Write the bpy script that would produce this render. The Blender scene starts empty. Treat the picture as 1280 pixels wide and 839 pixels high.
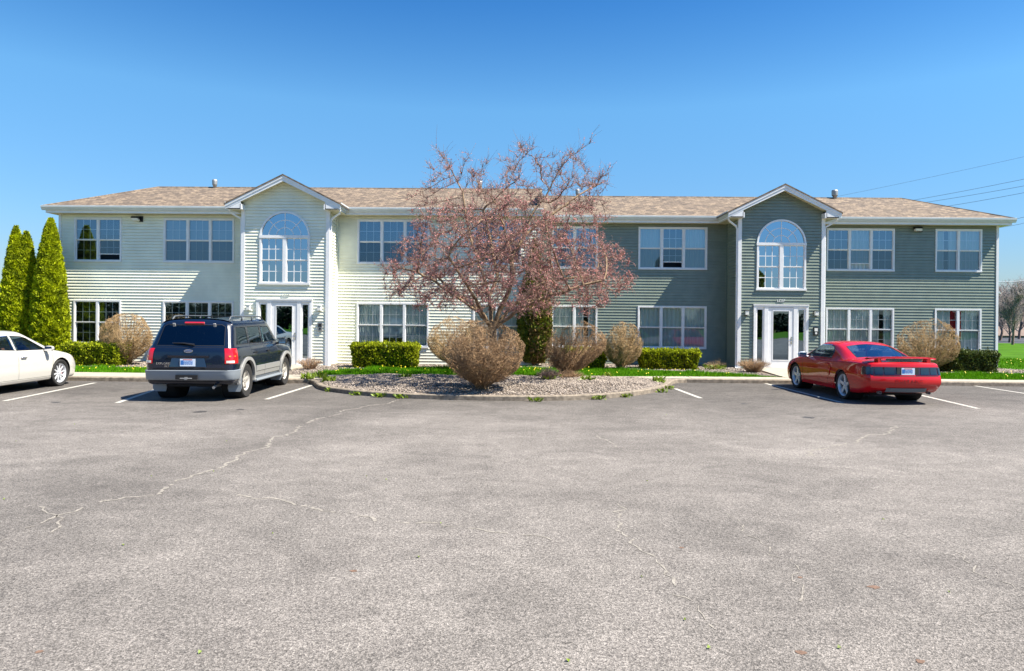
import bpy, bmesh, math, random
import numpy as np
from mathutils import Vector, Matrix
from mathutils.bvhtree import BVHTree
R = math.radians
sc = bpy.context.scene
COL = sc.collection
# ------------------------------------------------------------ camera
HC = 1.88; F = 853.0; YAW = 0.0196; ROLL = 0.00975; HZ = 397.5
cd = bpy.data.cameras.new('camera'); cam = bpy.data.objects.new('camera', cd); COL.objects.link(cam)
cd.sensor_width = 36; cd.lens = F/1280*36; cd.shift_y = -(419.5-HZ)/1280; cd.clip_end = 3000; cd.clip_start = 0.1
cam.location = (0, 0, HC); cam.rotation_euler = (R(90), -ROLL, YAW)
sc.camera = cam
# ------------------------------------------------------------ sky and sun
SUN = Vector((3.5, -1.0, 5.3)).normalized()
ELEV = math.asin(SUN.z); AZ = math.atan2(SUN.x, SUN.y)
w = bpy.data.worlds.new('World'); sc.world = w; w.use_nodes = True
nt = w.node_tree; bg = nt.nodes['Background']
sk = nt.nodes.new('ShaderNodeTexSky'); sk.sky_type = 'NISHITA'; sk.sun_disc = False
sk.sun_elevation = ELEV; sk.sun_rotation = AZ; sk.air_density = 1.0; sk.dust_density = 0.0; sk.ozone_density = 3.2; sk.altitude = 0
hs = nt.nodes.new('ShaderNodeHueSaturation'); hs.inputs['Saturation'].default_value = 1.22
wtc = nt.nodes.new('ShaderNodeTexCoord'); wsp = nt.nodes.new('ShaderNodeSeparateXYZ'); wcr = nt.nodes.new('ShaderNodeValToRGB'); wmx = nt.nodes.new('ShaderNodeMix')
wmx.data_type = 'RGBA'; wmx.blend_type = 'MULTIPLY'; wmx.inputs[0].default_value = 1; wmx.clamp_result = False
nt.links.new(wtc.outputs['Generated'], wsp.inputs[0]); nt.links.new(wsp.outputs[2], wcr.inputs[0])
el = wcr.color_ramp.elements; el[0].position = 0.0; el[0].color = (.195, .20, .25, 1); el[1].position = 1.0; el[1].color = (.26, .50, .62, 1)
for p_, c_ in ((.12, (.335, .385, .43)), (.29, (.52, .60, .57)), (.42, (.26, .44, .53))):
    e_ = el.new(p_); e_.color = (*c_, 1)
nt.links.new(sk.outputs[0], hs.inputs['Color']); nt.links.new(hs.outputs[0], wmx.inputs[6]); nt.links.new(wcr.outputs[0], wmx.inputs[7]); nt.links.new(wmx.outputs[2], bg.inputs[0]); bg.inputs[1].default_value = 0.137
sl = bpy.data.lights.new('sun', 'SUN'); sl.energy = 5.0; sl.angle = R(0.5); sl.color = (1, 0.94, 0.83)
so = bpy.data.objects.new('sun', sl); COL.objects.link(so); so.rotation_euler = SUN.to_track_quat('Z', 'Y').to_euler()
sc.view_settings.view_transform = 'Standard'; sc.view_settings.look = 'None'; sc.view_settings.gamma = 1
sc.view_settings.exposure = 1.32
sc.cycles.max_bounces = 6; sc.cycles.transparent_max_bounces = 12; sc.cycles.caustics_reflective = False; sc.cycles.caustics_refractive = False

# ------------------------------------------------------------ measuring the place
def cw(xc, zc):                       # camera right/forward -> ground X, Y
    return (xc*math.cos(YAW)-zc*math.sin(YAW), xc*math.sin(YAW)+zc*math.cos(YAW))
def pxn(px, py):
    u = px-640; v = py-HZ
    return u*math.cos(ROLL)+v*math.sin(ROLL), -u*math.sin(ROLL)+v*math.cos(ROLL)
def G(px, py, z=0.0):                 # measured ground point in metres
    u, v = pxn(px, py); zc = F*(HC-z)/v
    return cw(u*zc/F, zc)
def at(px, py, Y):
    u, v = pxn(px, py); t = u/F
    zc = Y/(math.cos(YAW)+t*math.sin(YAW)); X, _ = cw(t*zc, zc)
    return Vector((X, Y, HC-v*zc/F))

# ------------------------------------------------------------ object helpers
def tag(o, label=None, cat=None, group=None, kind=None):
    if label: o['label'] = label
    if cat: o['category'] = cat
    if group: o['group'] = group
    if kind: o['kind'] = kind
    return o
def empty(name, loc, rz=0, parent=None):
    o = bpy.data.objects.new(name, None); COL.objects.link(o); o.location = loc; o.rotation_euler = (0, 0, rz)
    o.empty_display_size = 0.2
    if parent: o.parent = parent
    return o
def wloc(o):
    v = Vector((0, 0, 0))
    while o is not None:
        v = v+Vector(o.location); o = o.parent
    return v
def mesh_obj(name, V, Fc, mats, parent=None, smooth=False, mi=None, local=False, angle=None):
    """V in world metres (or in the parent's own frame when local)."""
    me = bpy.data.meshes.new(name)
    if parent is not None and not local:
        b = wloc(parent); V = [(v[0]-b.x, v[1]-b.y, v[2]-b.z) for v in V]
    me.from_pydata([tuple(v) for v in V], [], Fc)
    if not isinstance(mats, (list, tuple)): mats = [mats]
    for m in mats: me.materials.append(m)
    if mi is not None: me.polygons.foreach_set('material_index', mi)
    if smooth: me.polygons.foreach_set('use_smooth', [True]*len(me.polygons))
    me.update()
    if angle: 
        me.set_sharp_from_angle(angle=R(angle))
    o = bpy.data.objects.new(name, me); COL.objects.link(o)
    if parent is not None: o.parent = parent
    return o
def np_obj(name, V, Fa, mats, parent=None, smooth=False, mi=None):
    """V (n,3), Fa (m,k) numpy arrays; frame of the parent."""
    me = bpy.data.meshes.new(name); n = len(V); m, k = Fa.shape
    me.vertices.add(n); me.vertices.foreach_set('co', np.asarray(V, np.float32).ravel())
    me.loops.add(m*k); me.loops.foreach_set('vertex_index', Fa.astype(np.int32).ravel())
    me.polygons.add(m); me.polygons.foreach_set('loop_start', np.arange(m, dtype=np.int32)*k)
    me.polygons.foreach_set('loop_total', np.full(m, k, np.int32))
    if not isinstance(mats, (list, tuple)): mats = [mats]
    for q in mats: me.materials.append(q)
    if mi is not None: me.polygons.foreach_set('material_index', np.asarray(mi, np.int32))
    if smooth: me.polygons.foreach_set('use_smooth', np.ones(m, bool))
    me.update(calc_edges=True); me.validate()
    o = bpy.data.objects.new(name, me); COL.objects.link(o)
    if parent is not None: o.parent = parent
    return o
def copy_tree(o, parent=None):
    c = o.copy(); COL.objects.link(c)
    if parent is not None: c.parent = parent
    for ch in list(o.children): copy_tree(ch, c)
    return c
class MB:
    def __init__(s, scale=1.0): s.V = []; s.F = []; s.M = []; s.k = scale; s.m = 0
    def v(s, *p): s.V.append(tuple(c*s.k for c in p)); return len(s.V)-1
    def f(s, *i): s.F.append(tuple(i)); s.M.append(s.m)
    def quad(s, a, b, c, d): s.f(s.v(*a), s.v(*b), s.v(*c), s.v(*d))
    def poly(s, pts): s.f(*[s.v(*p) for p in pts])
    def box(s, x0, x1, y0, y1, z0, z1):
        i = [s.v(x, y, z) for z in (z0, z1) for y in (y0, y1) for x in (x0, x1)]
        for q in ((0, 2, 3, 1), (4, 5, 7, 6), (0, 1, 5, 4), (2, 6, 7, 3), (0, 4, 6, 2), (1, 3, 7, 5)): s.f(*[i[k] for k in q])
    def obox(s, c, ax, ay, az):          # centre and three half-axis vectors
        c, ax, ay, az = map(Vector, (c, ax, ay, az))
        i = [s.v(*(c+ax*a+ay*b+az*d)) for d in (-1, 1) for b in (-1, 1) for a in (-1, 1)]
        for q in ((0, 2, 3, 1), (4, 5, 7, 6), (0, 1, 5, 4), (2, 6, 7, 3), (0, 4, 6, 2), (1, 3, 7, 5)): s.f(*[i[k] for k in q])
    def prism(s, pts, d):                # polygon (3D pts) extruded along d
        d = Vector(d); a = [s.v(*p) for p in pts]; b = [s.v(*(Vector(p)+d)) for p in pts]; n = len(pts)
        s.f(*a[::-1]); s.f(*b)
        for k in range(n): s.f(a[k], a[(k+1) % n], b[(k+1) % n], b[k])
    def tube(s, path, r, n=8, cap=True, square=False):
        path = [Vector(p) for p in path]; rings = []
        rr = r if isinstance(r, (list, tuple)) else [r]*len(path)
        for k, p in enumerate(path):
            t = (path[min(k+1, len(path)-1)]-path[max(k-1, 0)]).normalized()
            up = Vector((0, 0, 1)) if abs(t.z) < 0.95 else Vector((0, 1, 0))
            a = t.cross(up).normalized(); b = a.cross(t).normalized()
            off = math.pi/4 if square else 0
            rings.append([s.v(*(p+a*(rr[k]*math.cos(off+2*math.pi*j/n))+b*(rr[k]*math.sin(off+2*math.pi*j/n)))) for j in range(n)])
        for q in range(len(rings)-1):
            for j in range(n): s.f(rings[q][j], rings[q][(j+1) % n], rings[q+1][(j+1) % n], rings[q+1][j])
        if cap: s.f(*rings[0][::-1]); s.f(*rings[-1])
    def lathe(s, prof, o, axis='y', n=32, a0=0, a1=2*math.pi, close=True):   # prof: (radius, offset along axis)
        rings = []; steps = n if close else n+1
        for k in range(steps):
            a = a0+(a1-a0)*k/n; c, q = math.cos(a), math.sin(a); ring = []
            for r, h in prof:
                if axis == 'y': ring.append(s.v(o[0]+r*c, o[1]+h, o[2]+r*q))
                elif axis == 'x': ring.append(s.v(o[0]+h, o[1]+r*c, o[2]+r*q))
                else: ring.append(s.v(o[0]+r*c, o[1]+r*q, o[2]+h))
            rings.append(ring)
        for k in range(n):
            A = rings[k]; B = rings[(k+1) % steps]
            for j in range(len(prof)-1): s.f(A[j], A[j+1], B[j+1], B[j])
    def build(s, name, mats, parent=None, smooth=False, local=False, angle=None):
        return mesh_obj(name, s.V, s.F, mats, parent, smooth, s.M, local, angle)

# ------------------------------------------------------------ materials
def mat(name, col, rough=0.6, metal=0, spec=0.5, coat=0, var=0, vscale=5, bump=0, bscale=40, emis=None, rand=0, col2=None, trans=0):
    m = bpy.data.materials.new(name); m.use_nodes = True; n = m.node_tree.nodes; L = m.node_tree.links; b = n['Principled BSDF']
    b.inputs['Roughness'].default_value = rough; b.inputs['Metallic'].default_value = metal
    b.inputs['Specular IOR Level'].default_value = spec; b.inputs['Coat Weight'].default_value = coat
    b.inputs['Coat Roughness'].default_value = 0.03
    b.inputs['Base Color'].default_value = (*col, 1)
    tc = n.new('ShaderNodeTexCoord')
    last = None
    if var or col2:
        no = n.new('ShaderNodeTexNoise'); no.inputs['Scale'].default_value = vscale; no.inputs['Detail'].default_value = 6
        L.new(tc.outputs['Object'], no.inputs['Vector'])
        mx = n.new('ShaderNodeMix'); mx.data_type = 'RGBA'
        c2 = col2 if col2 else tuple(c*(1+var) for c in col); c1 = col if col2 else tuple(c*(1-var) for c in col)
        mx.inputs[6].default_value = (*c1, 1); mx.inputs[7].default_value = (*c2, 1)
        cr = n.new('ShaderNodeMapRange'); cr.inputs[1].default_value = 0.33; cr.inputs[2].default_value = 0.67
        L.new(no.outputs['Fac'], cr.inputs[0]); L.new(cr.outputs[0], mx.inputs[0]); L.new(mx.outputs[2], b.inputs['Base Color']); last = mx.outputs[2]
    if rand:
        g = n.new('ShaderNodeNewGeometry'); hv = n.new('ShaderNodeHueSaturation')
        mr = n.new('ShaderNodeMapRange'); mr.inputs[3].default_value = 1-rand; mr.inputs[4].default_value = 1+rand
        L.new(g.outputs['Random Per Island'], mr.inputs[0]); L.new(mr.outputs[0], hv.inputs['Value'])
        if last: L.new(last, hv.inputs['Color'])
        else: hv.inputs['Color'].default_value = (*col, 1)
        L.new(hv.outputs[0], b.inputs['Base Color'])
    if bump:
        nb = n.new('ShaderNodeTexNoise'); nb.inputs['Scale'].default_value = bscale; nb.inputs['Detail'].default_value = 4
        L.new(tc.outputs['Object'], nb.inputs['Vector'])
        bp = n.new('ShaderNodeBump'); bp.inputs['Strength'].default_value = bump; bp.inputs['Distance'].default_value = 0.01
        L.new(nb.outputs['Fac'], bp.inputs['Height']); L.new(bp.outputs[0], b.inputs['Normal'])
    if emis:
        b.inputs['Emission Color'].default_value = (*emis[0], 1); b.inputs['Emission Strength'].default_value = emis[1]
    if trans:
        tr = n.new('ShaderNodeBsdfTranslucent'); ms = n.new('ShaderNodeMixShader'); ms.inputs[0].default_value = trans
        out = n['Material Output']
        src = b.inputs['Base Color'].links[0].from_socket if b.inputs['Base Color'].links else None
        if src: L.new(src, tr.inputs[0])
        else: tr.inputs[0].default_value = (*col, 1)
        L.new(b.outputs[0], ms.inputs[1]); L.new(tr.outputs[0], ms.inputs[2]); L.new(ms.outputs[0], out.inputs[0])
    return m
def glass(name, tint, refl, rough=0.0, facing=0.5, tintc=(.62, .82, 1, 1)):
    m = bpy.data.materials.new(name); m.use_nodes = True; n = m.node_tree.nodes; L = m.node_tree.links
    n.remove(n['Principled BSDF'])
    t = n.new('ShaderNodeBsdfTransparent'); t.inputs[0].default_value = (*tint, 1)
    g = n.new('ShaderNodeBsdfGlossy'); g.inputs['Roughness'].default_value = rough; g.inputs[0].default_value = tintc  # blue gloss colour puts a sky tint into the reflections
    lw = n.new('ShaderNodeLayerWeight'); lw.inputs[0].default_value = 0.25
    mr = n.new('ShaderNodeMapRange'); mr.inputs[3].default_value = refl; mr.inputs[4].default_value = min(1, refl+facing)
    L.new(lw.outputs['Fresnel'], mr.inputs[0])
    tc = n.new('ShaderNodeTexCoord'); no = n.new('ShaderNodeTexNoise'); no.inputs['Scale'].default_value = 1.3; no.inputs['Detail'].default_value = 1
    bp = n.new('ShaderNodeBump'); bp.inputs['Strength'].default_value = 0.12; bp.inputs['Distance'].default_value = 0.02
    L.new(tc.outputs['Object'], no.inputs['Vector']); L.new(no.outputs['Fac'], bp.inputs['Height']); L.new(bp.outputs[0], g.inputs['Normal'])
    ms = n.new('ShaderNodeMixShader'); L.new(mr.outputs[0], ms.inputs[0]); L.new(t.outputs[0], ms.inputs[1]); L.new(g.outputs[0], ms.inputs[2])
    L.new(ms.outputs[0], n['Material Output'].inputs[0]); return m
def shingles():
    m = mat('roof_shingles', (.2, .14, .1), 0.9); n = m.node_tree.nodes; L = m.node_tree.links; b = n['Principled BSDF']
    tc = n.new('ShaderNodeTexCoord'); sx = n.new('ShaderNodeSeparateXYZ'); cx = n.new('ShaderNodeCombineXYZ')
    mu = n.new('ShaderNodeMath'); mu.operation = 'MULTIPLY'; mu.inputs[1].default_value = 2.4
    ad = n.new('ShaderNodeMath'); ad.operation = 'MULTIPLY_ADD'; ad.inputs[1].default_value = 0.02
    L.new(tc.outputs['Object'], sx.inputs[0]); L.new(sx.outputs[0], cx.inputs[0]); L.new(sx.outputs[2], mu.inputs[0]); L.new(mu.outputs[0], cx.inputs[1])
    br = n.new('ShaderNodeTexBrick'); br.offset = 0.37; br.inputs['Scale'].default_value = 1
    br.inputs['Brick Width'].default_value = 0.24; br.inputs['Row Height'].default_value = 0.145; br.inputs['Mortar Size'].default_value = 0.008
    br.inputs['Color1'].default_value = (.215, .160, .108, 1); br.inputs['Color2'].default_value = (.10, .076, .057, 1); br.inputs['Mortar'].default_value = (.06, .045, .04, 1)
    L.new(cx.outputs[0], br.inputs['Vector'])
    no = n.new('ShaderNodeTexNoise'); no.inputs['Scale'].default_value = 7; no.inputs['Detail'].default_value = 8; L.new(tc.outputs['Object'], no.inputs['Vector'])
    hv = n.new('ShaderNodeHueSaturation'); mr = n.new('ShaderNodeMapRange'); mr.inputs[1].default_value = .3; mr.inputs[2].default_value = .7; mr.inputs[3].default_value = 0.7; mr.inputs[4].default_value = 1.45
    L.new(no.outputs['Fac'], mr.inputs[0]); L.new(mr.outputs[0], hv.inputs['Value']); L.new(br.outputs['Color'], hv.inputs['Color']); L.new(hv.outputs[0], b.inputs['Base Color'])
    bp = n.new('ShaderNodeBump'); bp.inputs['Strength'].default_value = .5; bp.inputs['Distance'].default_value = .02; L.new(br.outputs['Color'], bp.inputs['Height']); L.new(bp.outputs[0], b.inputs['Normal'])
    return m
def asphalt():
    m = mat('asphalt', (.12, .12, .12), 0.88, spec=.3); n = m.node_tree.nodes; L = m.node_tree.links; b = n['Principled BSDF']
    tc = n.new('ShaderNodeTexCoord')
    def noise(s, d=4, rough=.5, dist=0, vec=None):
        q = n.new('ShaderNodeTexNoise'); q.inputs['Scale'].default_value = s; q.inputs['Detail'].default_value = d; q.inputs['Roughness'].default_value = rough; q.inputs['Distortion'].default_value = dist
        L.new(vec or tc.outputs['Object'], q.inputs['Vector']); return q.outputs['Fac']
    def rng(x, a, c, d, e):
        q = n.new('ShaderNodeMapRange'); L.new(x, q.inputs[0])
        for i, v in zip((1, 2, 3, 4), (a, c, d, e)): q.inputs[i].default_value = v
        return q.outputs[0]
    def mul(a, c, op='MULTIPLY'):
        q = n.new('ShaderNodeMath'); q.operation = op
        for i, v in enumerate((a, c)):
            if isinstance(v, float): q.inputs[i].default_value = v
            else: L.new(v, q.inputs[i])
        return q.outputs[0]
    mp = n.new('ShaderNodeMapping'); mp.inputs['Scale'].default_value = (.8, 1.15, 1); L.new(tc.outputs['Object'], mp.inputs['Vector'])
    big = rng(noise(.32, 5, .6, .6), .34, .66, .84, 1.14)
    streak = rng(noise(1.1, 8, .72, 1.2, mp.outputs[0]), .36, .66, .80, 1.18)
    vo = n.new('ShaderNodeTexVoronoi'); vo.inputs['Scale'].default_value = 125; L.new(tc.outputs['Object'], vo.inputs['Vector'])
    sv = n.new('ShaderNodeSeparateColor'); L.new(vo.outputs['Color'], sv.inputs[0])
    grain = rng(sv.outputs[0], 0, 1, .46, 1.56)
    g2 = rng(noise(38, 4, .7), .35, .65, .62, 1.38)
    val = mul(mul(mul(big, streak), rng(noise(5.5, 6, .7, .5), .34, .66, .90, 1.10)), mul(grain, g2))
    # distance of the lot from the doors: the older, greyer wearing course near the viewer and the darker sealed strip by the stalls
    sx = n.new('ShaderNodeSeparateXYZ'); L.new(tc.outputs['Object'], sx.inputs[0])
    yy = n.new('ShaderNodeMath'); yy.operation = 'ADD'; L.new(sx.outputs[1], yy.inputs[0]); L.new(mul(noise(.25, 4), 6.0), yy.inputs[1])
    seal = rng(yy.outputs[0], 14.5, 19.5, 1.0, .58)
    val = mul(val, seal)
    p0, p1 = Vector(G(0, 650)), Vector(G(470, 508)); dd = (p1-p0).normalized(); nn = Vector((-dd.y, dd.x))
    vm = n.new('ShaderNodeVectorMath'); vm.operation = 'DOT_PRODUCT'; vm.inputs[1].default_value = (nn.x, nn.y, 0); L.new(tc.outputs['Object'], vm.inputs[0])
    ds = mul(mul(vm.outputs['Value'], -float(nn.dot(p0)), 'ADD'), mul(noise(.6, 5, .65), 3.0), 'ADD'); ds = mul(mul(ds, -1.5, 'ADD'), 0.0, 'ADD')
    ab = n.new('ShaderNodeMath'); ab.operation = 'ABSOLUTE'; L.new(ds, ab.inputs[0])
    val = mul(val, rng(ab.outputs[0], .2, 1.3, .80, 1.0))
    hv = n.new('ShaderNodeHueSaturation'); hv.inputs['Color'].default_value = (.177, .159, .142, 1); L.new(val, hv.inputs['Value']); L.new(hv.outputs[0], b.inputs['Base Color'])
    bp = n.new('ShaderNodeBump'); bp.inputs['Strength'].default_value = .7; bp.inputs['Distance'].default_value = .006
    h = mul(vo.outputs['Distance'], g2); L.new(h, bp.inputs['Height']); L.new(bp.outputs[0], b.inputs['Normal'])
    return m
M = {}
M['asphalt'] = asphalt(); M['shingle'] = shingles()
M['cream'] = mat('cream_siding', (.80, .805, .67), .42, var=.07, vscale=1.6)
M['green'] = mat('green_siding', (.215, .252, .200), .36, var=.08, vscale=3)
M['trim'] = mat('white_trim', (.80, .80, .80), .35, var=.04, vscale=6)
M['alu'] = mat('gutter_metal', (.62, .66, .66), .35, var=.05, vscale=4)
M['soffit'] = mat('soffit', (.60, .56, .40), .6, var=.05)  # yellow of bounced light is put into this colour
M['concrete'] = mat('concrete', (.36, .32, .25), .85, var=.14, vscale=6, bump=.3, bscale=60)
M['kerb'] = mat('kerb_concrete', (.22, .18, .135), .9, var=.35, vscale=9, bump=.5, bscale=50)
M['paint'] = mat('line_paint', (.42, .40, .35), .8, var=.25, vscale=18)
M['crack'] = mat('crack_sand', (.25, .225, .19), .95, var=.25, vscale=20)
M['gravel'] = mat('gravel_bed', (.15, .115, .085), .95, var=.5, vscale=55, bump=1, bscale=60)
M['pebble'] = mat('pebble', (.23, .19, .155), .85, rand=.6)
M['soil'] = mat('lawn_soil', (.05, .14, .004), .95, var=.35, vscale=3, bump=.6, bscale=60)
M['farlawn'] = mat('far_lawn', (.05, .13, .004), 1, spec=.1, var=.22, vscale=.6, bump=.6, bscale=30)
M['grass'] = mat('grass_blade', (.095, .25, .002), .8, spec=.15, rand=.42, trans=.3)
M['glass'] = glass('window_glass', (.80, .88, .90), .26)
M['glass_clear'] = glass('clear_window_glass', (.97, 1, .99), .12); M['screen_clear'] = glass('clear_screened_glass', (.72, .76, .78), .08)
M['glass_screen'] = glass('screened_glass', (.50, .56, .60), .14)
M['glass_blue'] = glass('coated_glass', (.35, .5, .6), .52)
M['glass_car'] = glass('car_glass', (.72, .78, .76), .09, facing=.8)
M['glass_tint'] = glass('tinted_car_glass', (.05, .06, .07), .06, facing=.8)
M['curtain'] = mat('curtain_cloth', (.62, .72, .68), .9, trans=.1)
M['red_curtain'] = mat('red_curtain_cloth', (.35, .015, .02), .9)
M['blind'] = mat('blind_slat', (.42, .52, .60), .6, trans=.1)
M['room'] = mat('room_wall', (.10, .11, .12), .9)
M['black'] = mat('black_plastic', (.015, .015, .016), .45)
M['dark'] = mat('dark_void', (.006, .006, .007), .8)
M['fixture'] = mat('lamp_glass', (.75, .75, .7), .3)
M['chrome'] = mat('chrome', (.75, .75, .76), .12, metal=1)
M['steel'] = mat('galvanised', (.35, .35, .34), .5, metal=.6)
M['bark'] = mat('bark', (.25, .17, .10), .9, var=.45, vscale=14, bump=.8, bscale=40)
M['barkdark'] = mat('dark_twig', (.20, .135, .105), .9, var=.3)
M['bud'] = mat('bud', (.58, .27, .255), .8, spec=.1, rand=.25, trans=.2)
M['budgreen'] = mat('bud_leaf', (.33, .20, .14), .7, rand=.4, trans=.2)
M['twig'] = mat('tan_twig', (.38, .255, .125), .9, rand=.4)
M['twiggrey'] = mat('purple_grey_twig', (.30, .19, .10), .9, rand=.4)
M['arbor'] = mat('arborvitae_leaf', (.17, .22, .008), col2=(.47, .52, .008), vscale=3.5, rough=.85, spec=.2, rand=.35, trans=.3)  # dark noise patches: leaf age, with shaded hollows put into the colour
M['arborin'] = mat('arborvitae_core', (.03, .045, .006), .95, var=.4)  # core coloured dark to stand for shade in the crown's cavities
M['hedge'] = mat('hedge_leaf', (.16, .20, .010), .8, spec=.2, rand=.5, trans=.25, col2=(.38, .42, .010), vscale=9)
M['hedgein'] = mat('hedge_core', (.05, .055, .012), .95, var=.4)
M['yew'] = mat('conifer_leaf', (.15, .17, .015), .7, rand=.5, trans=.2)
M['yewbrown'] = mat('browned_conifer_leaf', (.20, .12, .04), .8, rand=.4)
M['weed'] = mat('weed_leaf', (.19, .27, .02), .5, rand=.3, trans=.3)
M['dandelion'] = mat('yellow_flower', (.7, .55, .02), .6)
M['drygrass'] = mat('dry_grass', (.34, .22, .13), .9, rand=.4)
M['fargrey'] = mat('far_branch', (.30, .255, .245), .9, rand=.3)
M['farroof'] = mat('far_roof', (.17, .125, .10), .9, var=.2, vscale=3)
M['farwall'] = mat('far_wall', (.45, .42, .36), .8)
M['wire'] = mat('wire', (.17, .21, .27), .6)
# ------------------------------------------------------------ ground
S = 1.175
def sheet(name, pts, z, m, kind='structure'):
    o = mesh_obj(name, [(x, y, z) for x, y in pts], [tuple(range(len(pts)))], m); tag(o, kind=kind)
    return o
sheet('ground', [(-900, -900), (900, -900), (900, 900), (-900, 900)], -.06, M['farlawn'])
sheet('parking_lot', [(-70, -18), (70, -18), (70, 20.6), (-70, 20.6)], 0, M['asphalt'])
sheet('lawn', [(-200, 20.3), (200, 20.6), (200, 62), (-200, 62)], .045, M['farlawn'])
sheet('road', [(-300, 60.2), (300, 60.2), (300, 83), (-300, 83)], .06, mat('road_surface', (.045, .048, .055), .9, var=.15, vscale=.4))
KL, KR = 18.85, 20.45
isl_px = [(393, 482), (398, 487.5), (420, 491), (450, 494.5), (490, 497.5), (540, 499.5), (590, 500.8), (650, 501.5), (700, 501), (750, 499), (790, 495.5), (815, 491.5), (832, 487), (838.5, 482.5)]
isl = [Vector(G(*p)) for p in isl_px]
line = [Vector((-70, KL)), Vector((-12, KL)), Vector((isl[0].x-.3, KL))]+isl+[Vector((isl[-1].x+.25, KR-.25)), Vector((isl[-1].x+.7, KR)), Vector((14, KR)), Vector((70, KR))]
def smooth_line(P, k=3):
    for _ in range(k):
        Q = [P[0]]
        for a, b in zip(P, P[1:]):
            Q += [a*.75+b*.25, a*.25+b*.75]
        P = Q+[P[-1]]
    return P
line = line[:2]+smooth_line(line[2:-2], 2)+line[-2:]
def offset(P, d):
    out = []
    for i, p in enumerate(P):
        t = (P[min(i+1, len(P)-1)]-P[max(i-1, 0)]).normalized(); out.append(p+Vector((-t.y, t.x))*d)
    return out
inner = offset(line, .15)
mb = MB(); kh = .115
n = len(line)
bot = [mb.v(p.x, p.y, -.02) for p in line]; lip = [mb.v(p.x+.0, p.y, kh-.02) for p in line]
l2 = [mb.v(*((p*.85+q*.15).to_tuple()), kh) for p, q in zip(line, inner)]; top = [mb.v(q.x, q.y, kh) for q in inner]; tb = [mb.v(q.x, q.y, -.02) for q in inner]
for i in range(n-1):
    for A, B in ((bot, lip), (lip, l2), (l2, top), (top, tb)): mb.f(A[i], A[i+1], B[i+1], B[i])
tag(mb.build('kerb', M['kerb']), kind='structure')
# everything behind the kerb up to the walls
bed = [(p.x, p.y) for p in inner]+[(70, 40), (-70, 40)]
sheet('planting_bed', bed, .085, M['gravel'])
# mounded gravel island
isin = [p for p in offset(line, .155) if isl[0].x-.1 < p.x < isl[-1].x+.3]
def isl_front(x):
    for a, b in zip(isin, isin[1:]):
        if a.x <= x <= b.x: return a.y+(b.y-a.y)*(x-a.x)/max(1e-6, b.x-a.x)
    return 20.2
IX0, IX1, IY1 = isin[0].x+.02, isin[-1].x-.02, 20.3
def isl_z(x, y):
    f = isl_front(x); d = min(y-f, 20.9-y, (x-IX0)*.6, (IX1-x)*.6)
    return .10+.10*max(0, min(1, d/1.2))+.012*math.sin(x*5.1+y*3)*max(0, min(1, d/.4))
nx, ny = 90, 26; V = []; Fc = []
for i in range(nx+1):
    x = IX0+(IX1-IX0)*i/nx; f = isl_front(x)
    for j in range(ny+1):
        y = f+(IY1-f)*j/ny; V.append((x, y, isl_z(x, y)))
for i in range(nx):
    for j in range(ny):
        a = i*(ny+1)+j; Fc.append((a, a+ny+1, a+ny+2, a+1))
tag(mesh_obj('gravel_island', V, Fc, M['gravel'], smooth=True), kind='structure')
rng = np.random.default_rng(7)
# sidewalks and paths
def slab(name, pts, z1, joints=None):
    mb = MB(); mb.prism([(x, y, .02) for x, y in pts], (0, 0, z1-.02)); return tag(mb.build(name, M['concrete']), kind='structure')
def walk(x0, x1, y0, y1, step, z=.118):
    mb = MB(); x = x0
    while x < x1-.01:
        e = min(x+step, x1); mb.box(x+.006, e-.006, y0, y1, .0, z); x = e
    return tag(mb.build('sidewalk', M['concrete']), kind='structure')
walk(-60, isl[0].x-.1, KL+.155, 20.32, 1.5)
walk(isl[0].x-.1, -2.2, 20.02, 20.36, 1.5)
walk(isl[-1].x+.9, 60, KR+.155, 21.35, 1.5)
slab('sidewalk', [(1.9, 20.32), (isl[-1].x+.88, KR+.16), (isl[-1].x+.88, 21.35), (1.5, 20.75)], .118)
slab('path', [(-9.75, 20.33), (-7.55, 20.33), (-7.75, 24.36), (-9.6, 24.36)], .125)
slab('path', [(8.05, 21.36), (10.9, 21.36), (10.55, 25.55), (8.45, 25.55)], .125)
# lawn strips
lawnL = [(-60, 20.34), (-9.8, 20.34), (-9.8, 22.3), (-13, 22.5), (-60, 22.5)]
lawnM = [(-6.55, 20.45), (-2.2, 20.42), (1.4, 20.8), (3.5, 21.1), (8.0, 21.38), (7.3, 22.2), (5.8, 23.2), (2.5, 24.3), (-3, 23.9), (-5.2, 23.6), (-6.3, 21.9)]
lawnR = [(10.95, 21.38), (60, 21.38), (60, 24), (24, 24.2), (17, 24.2), (10.95, 24)]
def inpoly(P, x, y):
    P = np.array(P); r = np.zeros(len(x), bool); m = len(P)
    for i in range(m):
        x1, y1 = P[i]; x2, y2 = P[(i+1) % m]
        c = ((y1 > y) != (y2 > y)); r ^= c & (x < (x2-x1)*(y-y1)/(y2-y1+1e-12)+x1)
    return r
for P in (lawnL, lawnM, lawnR):
    sheet('lawn', P, .10, M['soil'])
sheet('lawn', [(18.6, 25.2), (70, 25.6), (70, 60), (18.6, 60)], .10, M['farlawn'])
def scatter(P, dens, rg):
    P = np.array(P); x0, y0 = P.min(0); x1, y1 = P.max(0); k = int((x1-x0)*(y1-y0)*dens)
    x = rg.uniform(x0, x1, k); y = rg.uniform(y0, y1, k); ok = inpoly(P, x, y); return x[ok], y[ok]
gx, gy, gs = [], [], []
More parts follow.
